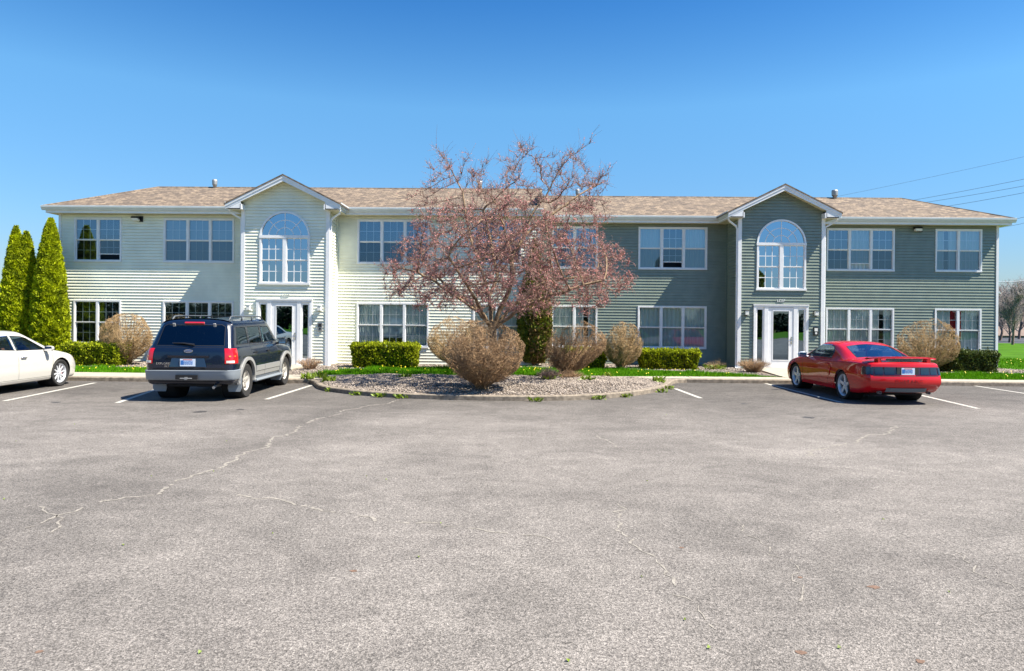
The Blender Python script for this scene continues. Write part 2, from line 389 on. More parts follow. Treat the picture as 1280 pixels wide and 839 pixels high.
for P, d in (([(-22, 20.34), (-9.8, 20.34), (-9.8, 22.3), (-13, 22.5), (-22, 22.5)], 900), (lawnM, 1100), ([(10.95, 21.38), (20, 21.38), (20, 24.2), (10.95, 24)], 900), ([(18.6, 25.2), (32, 25.2), (32, 34), (18.6, 34)], 260)):
    x, y = scatter(P, d, rng); gx.append(x); gy.append(y)
    gs.append(np.full(len(x), 1.0))
gx = np.concatenate(gx); gy = np.concatenate(gy); k = len(gx)
clump = .6+.6*(np.sin(gx*3.1+np.sin(gy*4))*np.cos(gy*3.7+gx) > .2)
h = rng.uniform(.05, .12, k)*clump; a = rng.uniform(0, 2*np.pi, k); lean = rng.uniform(0, .5, k)*h; wd = rng.uniform(.006, .014, k)
b0 = np.stack([gx-np.cos(a)*wd, gy-np.sin(a)*wd, np.full(k, .095)], 1); b1 = np.stack([gx+np.cos(a)*wd, gy+np.sin(a)*wd, np.full(k, .095)], 1)
tp = np.stack([gx+np.sin(a)*lean, gy+np.cos(a)*lean, .10+h], 1)
Vg = np.stack([b0, b1, tp], 1).reshape(-1, 3); Fg = np.arange(3*k).reshape(-1, 3)
o = np_obj('grass', Vg, Fg, M['grass']); tag(o, 'green grass blades of the lawn strips in front of the building', 'grass', kind='stuff')
# dandelions in the grass
sel = rng.choice(k, 230); c = np.stack([gx[sel], gy[sel], np.full(230, .19)], 1)
V = []; Fc = []
for p in c:
    r = .013; q = len(V)
    V += [(p[0]-r, p[1]-r, p[2]), (p[0]+r, p[1]-r, p[2]), (p[0]+r, p[1]+r, p[2]+.02), (p[0]-r, p[1]+r, p[2]+.02), (p[0], p[1], p[2]-.1), (p[0]+.004, p[1], p[2]-.1)]
    Fc += [(q, q+1, q+2, q+3), (q+4, q+5, q+1)]
tag(mesh_obj('dandelions', V, Fc, M['dandelion']), 'tiny yellow dandelion heads dotted over the lawn', 'flowers', kind='stuff')
# pebbles
def pebbles(name, x, y, z, r, label):
    k = len(x); base = np.array([(1, 0, 0), (-1, 0, 0), (0, 1, 0), (0, -1, 0), (0, 0, 1), (0, 0, -1)], float)
    fac = np.array([(0, 2, 4), (2, 1, 4), (1, 3, 4), (3, 0, 4), (2, 0, 5), (1, 2, 5), (3, 1, 5), (0, 3, 5)])
    sc3 = np.stack([r*rng.uniform(.7, 1.4, k), r*rng.uniform(.7, 1.4, k), r*rng.uniform(.4, .9, k)], 1)
    v = base[None]*sc3[:, None, :]+rng.normal(0, .18, (k, 6, 3))*r[:, None, None]
    a = rng.uniform(0, 6.28, k); ca, sa = np.cos(a)[:, None], np.sin(a)[:, None]
    vx = v[..., 0]*ca-v[..., 1]*sa+x[:, None]; vy = v[..., 0]*sa+v[..., 1]*ca+y[:, None]; vz = v[..., 2]+z[:, None]
    Fp = (fac[None]+6*np.arange(k)[:, None, None]).reshape(-1, 3)
    return tag(np_obj(name, np.stack([vx, vy, vz], 2).reshape(-1, 3), Fp, M['pebble']), label, 'gravel', kind='stuff')
k = 26000; x = rng.uniform(IX0, IX1, k); f = np.array([isl_front(q) for q in x]); y = f+(20.2-f)*rng.uniform(0, 1, k)
z = np.array([isl_z(p, q) for p, q in zip(x, y)])+.006
pebbles('gravel', x, y, z, rng.uniform(.013, .034, k), 'pale pebbles covering the planted parking island')
beds = [[(-22, 22.5), (-9.8, 22.3), (-9.8, 25.5), (-22, 25.5)], [(-7.5, 20.4), (-6.5, 20.5), (-6.2, 22), (-5.2, 23.6), (-3, 23.9), (1.5, 24.3), (.5, 27), (-6.9, 25.5), (-7.5, 24.4)], [(2.5, 24.3), (5.8, 23.3), (8.0, 21.45), (8.0, 27), (.6, 27)], [(10.9, 24), (28, 24.25), (28, 25.3), (19, 26), (18.5, 27), (11, 27)]]
X = []; Y = []
for P in beds:
    x, y = scatter(P, 230, rng); X.append(x); Y.append(y)
x = np.concatenate(X); y = np.concatenate(Y)
pebbles('gravel', x, y, np.full(len(x), .095), rng.uniform(.016, .04, len(x)), 'pale pebbles of the beds along the building walls')
# painted stall lines
mb = MB()
for a, b in (((119, 478.7), (5, 501.5)), ((390, 481.7), (333, 499.4)), ((146, 504), (195, 487)), ((844, 486), (876, 498)), ((953, 478.6), (1053, 503.6)), ((1122, 487.5), (1223, 511)), ((1215, 482), (1330, 499.5))):
    p, q = Vector(G(*a)), Vector(G(*b)); t = (q-p).normalized(); s_ = Vector((-t.y, t.x))*.055
    nseg = 14
    for i in range(nseg):
        u, v = p.lerp(q, i/nseg), p.lerp(q, (i+1)/nseg); e1 = s_*random.Random(i).uniform(.85, 1.1)
        mb.quad((*(u-s_), .004), (*(v-s_), .004), (*(v+s_), .004), (*(u+s_), .004))
tag(mb.build('parking_lines', M['paint']), kind='structure')
# worn, sand-filled cracks
rd = random.Random(3); mb = MB()
def crack(pts, w, jit=.06):
    P = [Vector(G(*p)) for p in pts]; Q = []
    wob = 0
    for a, b in zip(P, P[1:]):
        k = max(3, int((b-a).length/.06)); d = (b-a).normalized(); s_ = Vector((-d.y, d.x))
        for i in range(k): wob = wob*.9+rd.gauss(0, jit*.55); Q.append(a.lerp(b, i/k)+s_*wob)
    for i in range(len(Q)-1):
        if rd.random() < .2: continue
        a, b = Q[i], Q[i+1]; d = (b-a).normalized(); s_ = Vector((-d.y, d.x)); w0, w1 = w*rd.uniform(.2, 1.1), w*rd.uniform(.2, 1.1)
        mb.quad((*(a-s_*w0), .003), (*(b-s_*w1), .003), (*(b+s_*w1), .003), (*(a+s_*w0), .003))
for pts, w_ in ((((497, 500), (440, 514), (380, 533), (330, 558), (262, 590), (200, 620)), .03), (((200, 618), (120, 628), (60, 655), (20, 670), (0, 680)), .02), (((300, 618), (352, 628), (420, 640), (500, 650), (552, 656)), .022), (((552, 656), (640, 664), (700, 676)), .012),
               (((769, 625), (772, 655), (785, 680), (812, 700), (830, 722), (835, 738)), .013), (((835, 738), (870, 770), (900, 800)), .008), (((1010, 570), (1060, 552), (1100, 543), (1130, 533)), .03), (((748, 545), (758, 556), (768, 562)), .02),
               (((60, 630), (75, 648), (70, 668)), .012), (((1190, 690), (1230, 715), (1278, 740)), .008), (((900, 640), (960, 690), (990, 760)), .007)):
    crack(pts, w_)
tag(mb.build('asphalt_cracks', M['crack']), kind='structure')
# hairline cracks wandering over the worn lot
mb = MB()
for q in range(26):
    a = rd.uniform(0, 6.28); p = Vector((rd.uniform(-9, 9), rd.uniform(3.2, 15))); L_ = rd.uniform(.8, 3.5); steps = int(L_/.05)
    for i in range(steps):
        a += rd.gauss(0, .22); e = p+Vector((math.cos(a), math.sin(a)))*.05; w_ = .0024*rd.uniform(.3, 1.2); s_ = Vector((-math.sin(a), math.cos(a)))*w_
        if rd.random() > .35: mb.quad((*(p-s_), .003), (*(e-s_), .003), (*(e+s_), .003), (*(p+s_), .003))
        p = e
tag(mb.build('asphalt_cracks', mat('open_crack', (.085, .075, .066), .95)), kind='structure')
# small rust and oil stains
STAIN = {'rust': mat('rust_stain', (.15, .09, .06), .9, var=.3, vscale=30), 'oil': mat('oil_stain', (.05, .046, .042), .6, var=.3, vscale=20)}
for px, py, r, kd in ((905, 508, 0, 'x'), (1092, 734, .07, 'rust'), (1000, 722, .035, 'rust'), (852, 685, .04, 'rust'), (442, 714, .05, 'rust'), (1001, 816, .05, 'rust'), (49, 815, .04, 'rust'), (1150, 827, .045, 'rust'), (250, 515, .16, 'oil'), (300, 512, .10, 'oil'), (1010, 522, .14, 'oil'), (70, 503, .12, 'oil'), (930, 505, .09, 'oil')):
    if not r: continue
    if kd == 'rust': r *= .55
    x, y = G(px, py); pts = [(x+r*(1.2 if kd == 'rust' else 1.0)*math.cos(2*math.pi*k/18)*rd.uniform(.55, 1.1), y+r*math.sin(2*math.pi*k/18)*rd.uniform(.5, 1.1)) for k in range(18)]
    sheet('stain', pts, .0025, STAIN[kd])
# scattered leaf scraps and litter on the lot
mb = MB(); mb2 = MB()
for px, py in ((267, 590), (458, 596), (483, 600), (341, 668), (551, 655), (154, 682), (809, 602), (1104, 650), (802, 722), (856, 776), (886, 811), (1186, 741), (710, 827), (20, 552), (283, 552), (5, 625), (523, 697), (250, 817), (1049, 811), (189, 596), (833, 519), (93, 531)):
    p = Vector(G(px, py)); s_ = rd.uniform(.007, .013)
    a = rd.uniform(0, 3); c, q = math.cos(a)*s_, math.sin(a)*s_
    mb.quad((p.x-c, p.y-q, .004), (p.x+q, p.y-c, .012), (p.x+c, p.y+q, .01), (p.x-q, p.y+c, .02))
tag(mb.build('leaf_litter', M['weed']), 'scraps of yellow-green leaf strewn over the asphalt', 'leaves', kind='stuff')
# ------------------------------------------------------------ the apartment building (drawn in survey units, scaled by S)
bld = empty('apartment_building', (0, 22*S, .0))
tag(bld, 'long two-storey apartment building with cream left half, dark green right half and two gabled entrances', 'building')
EXP = .0965; LAP = .018; FLAT = .13
def siding(name, m, o, u, nrm, length, z0, topf, holes, parent=bld, label=None, ktop=5.9):
    """o: plan origin, u: direction along the wall, nrm: outward; topf(z) -> (a,b) limits at height z; holes: functions z -> (a,b) or None"""
    mb = MB(S); k0 = int(math.floor(z0/EXP)); k = k0
    def P(s, z, off): return (o[0]+u[0]*s+nrm[0]*off, o[1]+u[1]*s+nrm[1]*off, z)
    def ivs(z):
        lim = topf(z)
        if lim is None or lim[1]-lim[0] < .01: return []
        I = [lim]
        for h in holes:
            q = h(z)
            if q is None: continue
            J = []
            for a, b in I:
                if q[1] <= a or q[0] >= b: J.append((a, b)); continue
                if q[0] > a: J.append((a, q[0]))
                if q[1] < b: J.append((q[1], b))
            I = J
        return I
    while k*EXP < ktop:
        za, zb = max(k*EXP, z0), (k+1)*EXP
        cuts = {za, zb}
        if za < (k+1-FLAT)*EXP < zb: cuts.add((k+1-FLAT)*EXP)
        for h in holes:
            for e in h.edges:
                if za+.001 < e < zb-.001: cuts.add(e)
            if h.curved and za < h.curved[1] and zb > h.curved[0]:
                cuts |= {za+(zb-za)*t for t in (.25, .5, .75)}
        cs = sorted(cuts)
        for c0, c1 in zip(cs, cs[1:]):
            q0, q1 = 1-(c0-k*EXP)/EXP/(1-FLAT), 1-(c1-k*EXP)/EXP/(1-FLAT); gv = q0 < .001; off0 = -.012 if gv else LAP*max(0, q0); off1 = -.012 if gv else LAP*max(0, q1)
            A = ivs(c0+1e-4); B = ivs(c1-1e-4)
            if len(A) == len(B):
                for (a0, a1), (b0, b1) in zip(A, B): mb.quad(P(a0, c0, off0), P(a1, c0, off0), P(b1, c1, off1), P(b0, c1, off1))
            else:
                for a0, a1 in (B if len(B) < len(A) else A): mb.quad(P(a0, c0, off0), P(a1, c0, off0), P(a1, c1, off1), P(a0, c1, off1))
        for a0, a1 in ivs(za+1e-4): mb.quad(P(a0, za, LAP), P(a1, za, LAP), P(a1, za, -.012), P(a0, za, -.012))
        if zb-za > EXP*.9:
            for a0, a1 in ivs((k+1-FLAT)*EXP): mb.quad(P(a0, (k+1-FLAT)*EXP, 0), P(a1, (k+1-FLAT)*EXP, 0), P(a1, (k+1-FLAT)*EXP, -.012), P(a0, (k+1-FLAT)*EXP, -.012))
        k += 1
    ob = mb.build(name, m, parent)
    if label: ob['label'] = label
    return ob
class Hole:
    def __init__(s, a, b, z0, z1, arc=None):
        s.a, s.b, s.z0, s.z1, s.arc = a, b, z0, z1, arc; s.edges = [z0, z1] if not arc else [z0, arc]; s.curved = (arc, z1) if arc else None
    def __call__(s, z):
        if z < s.z0 or z > s.z1: return None
        if s.arc and z > s.arc:
            r = (s.b-s.a)/2; q = r*r-(z-s.arc)**2
            if q <= 0: return None
            q = math.sqrt(q); c = (s.a+s.b)/2; return (c-q, c+q)
        return (s.a, s.b)
YL, YR, YGL, YGR = 21.8, 23.12, 20.8, 21.8
CL, CR, GH, RH = -7.38, 8.09, 1.31, 1.76
XA, XB, XE = -15.07, .42, 15.73
Z1 = (.613, 2.053); Z2 = (3.282, 4.715)
SO = 4.82
wins = {'L': [('d', -14.61, -13.06), ('t', -11.69, -9.39), ('t', -5.41, -3.09), ('d', -1.68, -.145)], 'R': [('d', .87, 2.43), ('t', 3.79, 6.10), ('t', 10.08, 12.34), ('d', 13.69, 15.23)]}
def lim(a, b, z1): return lambda z: (a, b) if z < z1 else None
ins = .03
hl = [Hole(a-XA+ins, b-XA-ins, z[0]+ins, z[1]-ins) for _, a, b in wins['L'] for z in (Z1, Z2)]+[Hole(CL-GH+.02-XA, CL+GH-.02-XA, 0, 6)]
siding('siding_wall', M['cream'], (XA, YL), (1, 0), (0, -1), XB-XA, .02, lim(0, XB-XA, SO), hl, label='cream vinyl siding wall of the left half', ktop=SO)
hr = [Hole(a-XB+ins, b-XB-ins, z[0]+ins, z[1]-ins) for _, a, b in wins['R'] for z in (Z1, Z2)]+[Hole(CR-GH+.02-XB, CR+GH-.02-XB, 0, 6)]
siding('siding_wall', M['green'], (XB, YR), (1, 0), (0, -1), XE-XB, .02, lim(0, XE-XB, SO), hr, label='dark green vinyl siding wall of the right half', ktop=SO)
DH = 2.05
def gable_top(z):
    if z < 5.0: return (0, 2*GH)
    q = (5.86-z)/.5*1.0-.06
    q = min(GH, q)
    return (GH-q, GH+q) if q > 0 else None
for c, yg, ym, m, lab in ((CL, YGL, YL, M['cream'], 'cream siding front of the left entrance gable'), (CR, YGR, YR, M['green'], 'dark green siding front of the right entrance gable')):
    hs_ = [Hole(GH-.745, GH+.745, 2.59, 4.775, arc=4.03), Hole(GH-.83, GH+.83, 0, DH)]
    siding('gable_wall', m, (c-GH, yg), (1, 0), (0, -1), 2*GH, .02, gable_top, hs_, label=lab)
    for sgn in (-1, 1):
        siding('gable_wall', m, (c+sgn*GH, ym if sgn < 0 else yg), (0, -1 if sgn < 0 else 1), (sgn, 0), ym-yg, .02, lim(0, ym-yg, SO), [], label=None, ktop=SO)
A_, SLP = 2.4, .445
YB_L, YB_R = YL-.35+2*A_-.35, YR-.35+2*A_-.35
siding('siding_wall', M['cream'], (XA, YB_L), (0, -1), (-1, 0), YB_L-YL, .02, lim(0, YB_L-YL, SO), [], label='cream end wall', ktop=SO)
siding('siding_wall', M['cream'], (XB, YL), (0, 1), (1, 0), YB_L-YL, .02, lim(0, YB_L-YL, SO+1), [], label='cream end wall where the two halves step', ktop=SO+1)
siding('siding_wall', M['green'], (XE, YR), (0, 1), (1, 0), YB_R-YR, .02, lim(0, YB_R-YR, SO), [], label='dark green end wall', ktop=SO)
mb = MB(S); mb.box(XA+.02, XB-.02, YB_L-.1, YB_L, 0, SO); mb.box(XB+.02, XE-.02, YB_R-.1, YB_R, 0, SO); mb.build('back_wall', M['cream'], bld)
# foundation course
mb = MB(S)
for a, b, y in ((XA+.02, CL-GH, YL+.02), (CL+GH, XB-.02, YL+.02), (XB, CR-GH, YR+.02), (CR+GH, XE-.02, YR+.02), (CL-GH+.02, CL+GH-.02, YGL+.02), (CR-GH+.02, CR+GH-.02, YGR+.02)):
    mb.box(a, b, y, y+.1, -.05, .07)
mb.build('foundation', M['kerb'], bld)
# corner boards
for x, y in ((XA, YL), (XB, YL), (XE, YR)):
    mb = MB(S); mb.box(x-.05 if x < 15 else x-.03, x+.03 if x < 15 else x+.05, y-.03, y+.07, .03, SO); mb.build('corner_board', M['trim'], bld)
for c, y in ((CL, YGL), (CR, YGR)):
    for s_ in (-1, 1):
        mb = MB(S); mb.box(c+s_*GH-.055, c+s_*GH+.055, y-.032, y+.05, .03, SO+.01); mb.build('corner_board', M['trim'], bld)
STRIP = mat('corner_strip', (.16, .2, .16), .5)
for c, y, s_ in ((CL, YL, 1), (CR, YR, -1), (CL, YL, -1), (CR, YR, 1)):
    mb = MB(S); mb.box(c+s_*(GH+.0)+min(0, s_*.05), c+s_*(GH+.0)+max(0, s_*.05), y-.05, y-.003, .03, SO); mb.build('inside_corner_strip', STRIP if c > 0 else M['cream'], bld)

# windows -------------------------------------------------------------
def curtain(mb, x0, x1, y, z0, z1, folds=9, amp=.009, mi=0):
    k = folds*6; mb.m = mi; P = []
    for i in range(k+1):
        t = i/k; x = x0+(x1-x0)*t; yy = y+amp*math.sin(t*folds*2*math.pi)
        P.append((mb.v(x, yy, z0), mb.v(x, yy, z1)))
    for a, b in zip(P, P[1:]): mb.f(a[0], b[0], b[1], a[1])
def vblinds(mb, x0, x1, y, z0, z1, mi=0, ang=.5, step=.075):
    mb.m = mi; x = x0+.02
    while x < x1-.03:
        dx, dy = .036*math.cos(ang), .036*math.sin(ang)
        mb.quad((x-dx, y-dy, z0), (x+dx, y+dy, z0), (x+dx, y+dy, z1), (x-dx, y-dy, z1)); x += step
def hblinds(mb, x0, x1, y, z0, z1, mi=0):
    mb.m = mi; z = z0
    while z < z1:
        mb.quad((x0, y-.01, z), (x1, y-.01, z), (x1, y+.01, z+.012), (x0, y+.01, z+.012)); z += .028
def window(x0, x1, z, y, cols, covers, openc=(), gridless=(), coat=None):
    """covers: one entry per column: c curtain, v vertical blinds, h horizontal blinds, n nothing, r/l red curtain side"""
    mb = MB(S); t = .05; zm = (z[0]+z[1])/2-.005
    fy0, fy1 = y-.032, y+.03
    mb.box(x0, x1, fy0, fy1, z[1]-t, z[1]); mb.box(x0, x1, fy0-.012, fy1, z[0]-.005, z[0]+t)
    mb.box(x0, x0+t, fy0, fy1, z[0]+t, z[1]-t); mb.box(x1-t, x1, fy0, fy1, z[0]+t, z[1]-t)
    wcol = (x1-x0-2*t+.0)/cols
    ms = MB(S); mp = MB(S); mg = MB(S); mc = MB(S)
    for c in range(cols):
        a = x0+t+wcol*c; b = a+wcol
        if c: mb.box(a-.035, a+.035, fy0+.004, fy1, z[0]+t, z[1]-t)
        ia = a+(.035 if c else 0); ib = b-(.035 if c < cols-1 else 0)
        # upper and lower sash rails
        for (s0, s1, yy) in ((zm, z[1]-t, y+.0), (z[0]+t, zm, y+.025)):
            ms.box(ia, ib, yy-.012, yy+.014, s1-.022, s1); ms.box(ia, ib, yy-.012, yy+.014, s0, s0+.026)
            ms.box(ia, ia+.02, yy-.012, yy+.014, s0+.026, s1-.022); ms.box(ib-.02, ib, yy-.012, yy+.014, s0+.026, s1-.022)
        ua, ub = ia+.02, ib-.02
        lo = (z[0]+t+.026, zm-.022); up = (zm+.026, z[1]-t-.022)
        mp.m = 0; mp.quad((ua, y+.003, up[0]), (ub, y+.003, up[0]), (ub, y+.003, up[1]), (ua, y+.003, up[1]))
        panes = [up]
        if c in openc:
            zz = lo[0]+(lo[1]-lo[0])*.30
            mp.m = 1; mp.quad((ua, y+.028, zz), (ub, y+.028, zz), (ub, y+.028, lo[1]), (ua, y+.028, lo[1])); panes.append((zz, lo[1]))
            ms.box(ua, ub, y+.02, y+.04, zz-.015, zz+.012)
        else:
            mp.m = 1; mp.quad((ua, y+.028, lo[0]), (ub, y+.028, lo[0]), (ub, y+.028, lo[1]), (ua, y+.028, lo[1])); panes.append(lo)
        if c not in gridless:
            for i, (g0, g1) in enumerate(panes):
                yy = y+(.008 if i == 0 else .033)
                for k in (1, 2):
                    x = ua+(ub-ua)*k/3; mg.box(x-.0085, x+.0085, yy, yy+.008, g0, g1)
                zc_ = (g0+g1)/2; mg.box(ua, ub, yy-.001, yy+.009, zc_-.0085, zc_+.0085)
        cv = covers[c]; yc = y+.085
        if cv == 'c': curtain(mc, ia-.03, ib+.03, yc, z[0]-.05, z[1]+.05)
        elif cv == 'C':
            curtain(mc, ia-.03, ib+.03, yc, z[0]-.05, z[1]+.05, folds=5, amp=.03)
        elif cv == 'v': vblinds(mc, ia-.03, ib+.03, yc, z[0]-.05, z[1]+.05, mi=1)
        elif cv == 'h': hblinds(mc, ia, ib, yc, z[0]-.05, z[1]+.05, mi=1)
        elif cv == 'H': hblinds(mc, ia, ib, yc, z[0]+(z[1]-z[0])*.62, z[1]+.05, mi=1)
        elif cv == 'k':
            curtain(mc, ia-.03, ia+(ib-ia)*.42, yc, z[0]-.05, z[1]+.05, folds=6); curtain(mc, ib-(ib-ia)*.36, ib+.03, yc+.01, z[0]-.05, z[1]+.05, folds=5)
        elif cv == 's': curtain(mc, ia-.03, ib+.03, yc, z[0]+(z[1]-z[0])*.22, z[1]+.05, folds=3, amp=.004)
        elif cv == 'r':
            curtain(mc, ia-.03, ib-.18, yc+.02, z[0]-.05, z[1]+.05, folds=4); curtain(mc, ib-.17, ib+.03, yc, z[0]+.5, z[1]+.05, folds=2, mi=2)
        elif cv == 'l':
            curtain(mc, ia-.03, ia+.13, yc, z[0]+.5, z[1]+.05, folds=2, mi=2); curtain(mc, ia+.14, ib+.03, yc+.02, z[0]-.05, z[1]+.05, folds=4)
    fr = mb.build('window', M['trim'], bld)
    def sub(m_, nm, mt):
        if m_.V:
            o = mesh_obj(nm, m_.V, m_.F, mt, None, False, m_.M); o.parent = fr
            for v in o.data.vertices: v.co -= wloc(bld)
    sub(ms, 'sash', M['trim']); sub(mp, 'pane', [M['glass_clear'], M['screen_clear']] if z[1] < 3 and covers[0] in 'cCr' else [coat or M['glass'], M['glass_screen']]); sub(mg, 'glazing_bars', M['trim'])
    sub(mc, 'curtain' if any(q in 'cCrlks' for q in covers) else 'blind', [M['curtain'], M['blind'], M['red_curtain']])
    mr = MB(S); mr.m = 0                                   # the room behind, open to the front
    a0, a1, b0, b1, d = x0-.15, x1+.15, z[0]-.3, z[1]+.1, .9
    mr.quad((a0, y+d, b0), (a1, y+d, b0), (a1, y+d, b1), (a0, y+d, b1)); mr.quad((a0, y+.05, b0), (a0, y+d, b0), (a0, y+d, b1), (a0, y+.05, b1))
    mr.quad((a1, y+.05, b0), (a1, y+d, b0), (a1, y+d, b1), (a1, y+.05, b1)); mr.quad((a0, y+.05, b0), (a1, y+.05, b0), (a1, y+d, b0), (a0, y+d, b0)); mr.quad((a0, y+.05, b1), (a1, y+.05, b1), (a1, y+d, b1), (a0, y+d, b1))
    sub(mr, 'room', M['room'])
    return fr
spec = {('L', 0, 1): ('nn', (), ()), ('L', 0, 2): ('nH', (1,), ()), ('L', 1, 1): ('nnn', (), ()), ('L', 1, 2): ('vvv', (), ()), ('L', 2, 1): ('csc', (), ()), ('L', 2, 2): ('hhn', (), ()), ('L', 3, 1): ('cc', (), ()), ('L', 3, 2): ('nn', (), ()),
        ('R', 0, 1): ('ck', (), ()), ('R', 0, 2): ('vv', (), ()), ('R', 1, 1): ('CCC', (), (0, 1, 2)), ('R', 1, 2): ('cnc', (1,), (0, 2)), ('R', 2, 1): ('cck', (), ()), ('R', 2, 2): ('nCn', (1,), ()), ('R', 3, 1): ('rl', (), ()), ('R', 3, 2): ('kC', (), ())}
for side, yy in (('L', YL), ('R', YR)):
    for i, (kd, a, b) in enumerate(wins[side]):
        for fl, z in ((1, Z1), (2, Z2)):
            cv, op, gl = spec[(side, i, fl)]
            window(a, b, z, yy, 2 if kd == 'd' else 3, cv, op, gl)
# arched entrance windows
def arch_window(c, y):
    mb = MB(S); ms = MB(S); mp = MB(S); mg = MB(S); r = .775; z0 = 2.563; zs = 4.03; t = .055
    def arcbox(m_, r0, r1, y0, y1, n=36):
        pr = [(r0, y0), (r1, y0), (r1, y1), (r0, y1), (r0, y0)]
        m_.lathe([(q, h) for q, h in pr], (c, 0, zs), 'y', n, 0, math.pi, close=False)
    arcbox(mb, r-t, r, y-.035, y+.03)
    mb.box(c-r, c-r+t, y-.035, y+.03, z0, zs); mb.box(c+r-t, c+r, y-.035, y+.03, z0, zs); mb.box(c-r-.02, c+r+.02, y-.05, y+.03, z0-.01, z0+t)
    mb.box(c-r-.01, c+r+.01, y-.045, y+.03, zs-.05, zs+.035); mb.box(c-.055, c+.055, y-.038, y+.03, z0+t, zs-.05)
    k = 28; cen = mp.v(c, y+.005, zs+.03); P = [mp.v(c+(r-t)*math.cos(math.pi*i/k), y+.005, zs+.035+(r-t-.035)*math.sin(math.pi*i/k)) for i in range(k+1)]
    for i in range(k): mp.f(cen, P[i], P[i+1])
    for rr in (.27, .50):
        arcbox(mg, rr-.012, rr+.012, y-.002, y+.003)
    for a in (45, 90, 135):
        ca, sa = math.cos(R(a)), math.sin(R(a)); m0 = .27 if a != 90 else 0
        mg.obox((c+ca*(m0+r-t)/2, y+.0005, zs+sa*(m0+r-t)/2), (ca*(r-t-m0)/2, 0, sa*(r-t-m0)/2), (0, .0035, 0), (-sa*.012, 0, ca*.012))
    zm = (z0+zs)/2+.005
    for s_ in (0, 1):
        a = c-r+t if s_ == 0 else c+.055; b = c-.055 if s_ == 0 else c+r-t
        for (q0, q1, yy) in ((z0+t, zm, y+.02), (zm, zs-.05, y+.0)):
            ms.box(a, b, yy-.012, yy+.012, q1-.024, q1); ms.box(a, b, yy-.012, yy+.012, q0, q0+.024); ms.box(a, a+.022, yy-.012, yy+.012, q0+.024, q1-.024); ms.box(b-.022, b, yy-.012, yy+.012, q0+.024, q1-.024)
            mp.quad((a+.022, yy+.003, q0+.024), (b-.022, yy+.003, q0+.024), (b-.022, yy+.003, q1-.024), (a+.022, yy+.003, q1-.024))
            for k_ in (1, 2):
                x = a+.022+(b-a-.044)*k_/3; mg.box(x-.011, x+.011, yy-.004, yy+.001, q0+.024, q1-.024)
            h_ = (q0+q1)/2; mg.box(a+.022, b-.022, yy-.005, yy+.0005, h_-.011, h_+.011)
    fr = mb.build('arched_window', M['trim'], bld)
    for m_, nm, mt in ((ms, 'sash', M['trim']), (mp, 'pane', M['glass_blue']), (mg, 'glazing_bars', M['trim'])):
        o = mesh_obj(nm, m_.V, m_.F, mt, None, False, m_.M); o.parent = fr
        for v in o.data.vertices: v.co -= wloc(bld)
arch_window(CL-.02, YGL); arch_window(CR, YGR)
for c, y in ((CL, YGL), (CR, YGR)):
    mb = MB(S); mb.quad((c-1.2, y+.9, 2.2), (c+1.2, y+.9, 2.2), (c+1.2, y+.9, 5), (c-1.2, y+.9, 5)); mb.build('stairwell_wall', M['room'], bld)
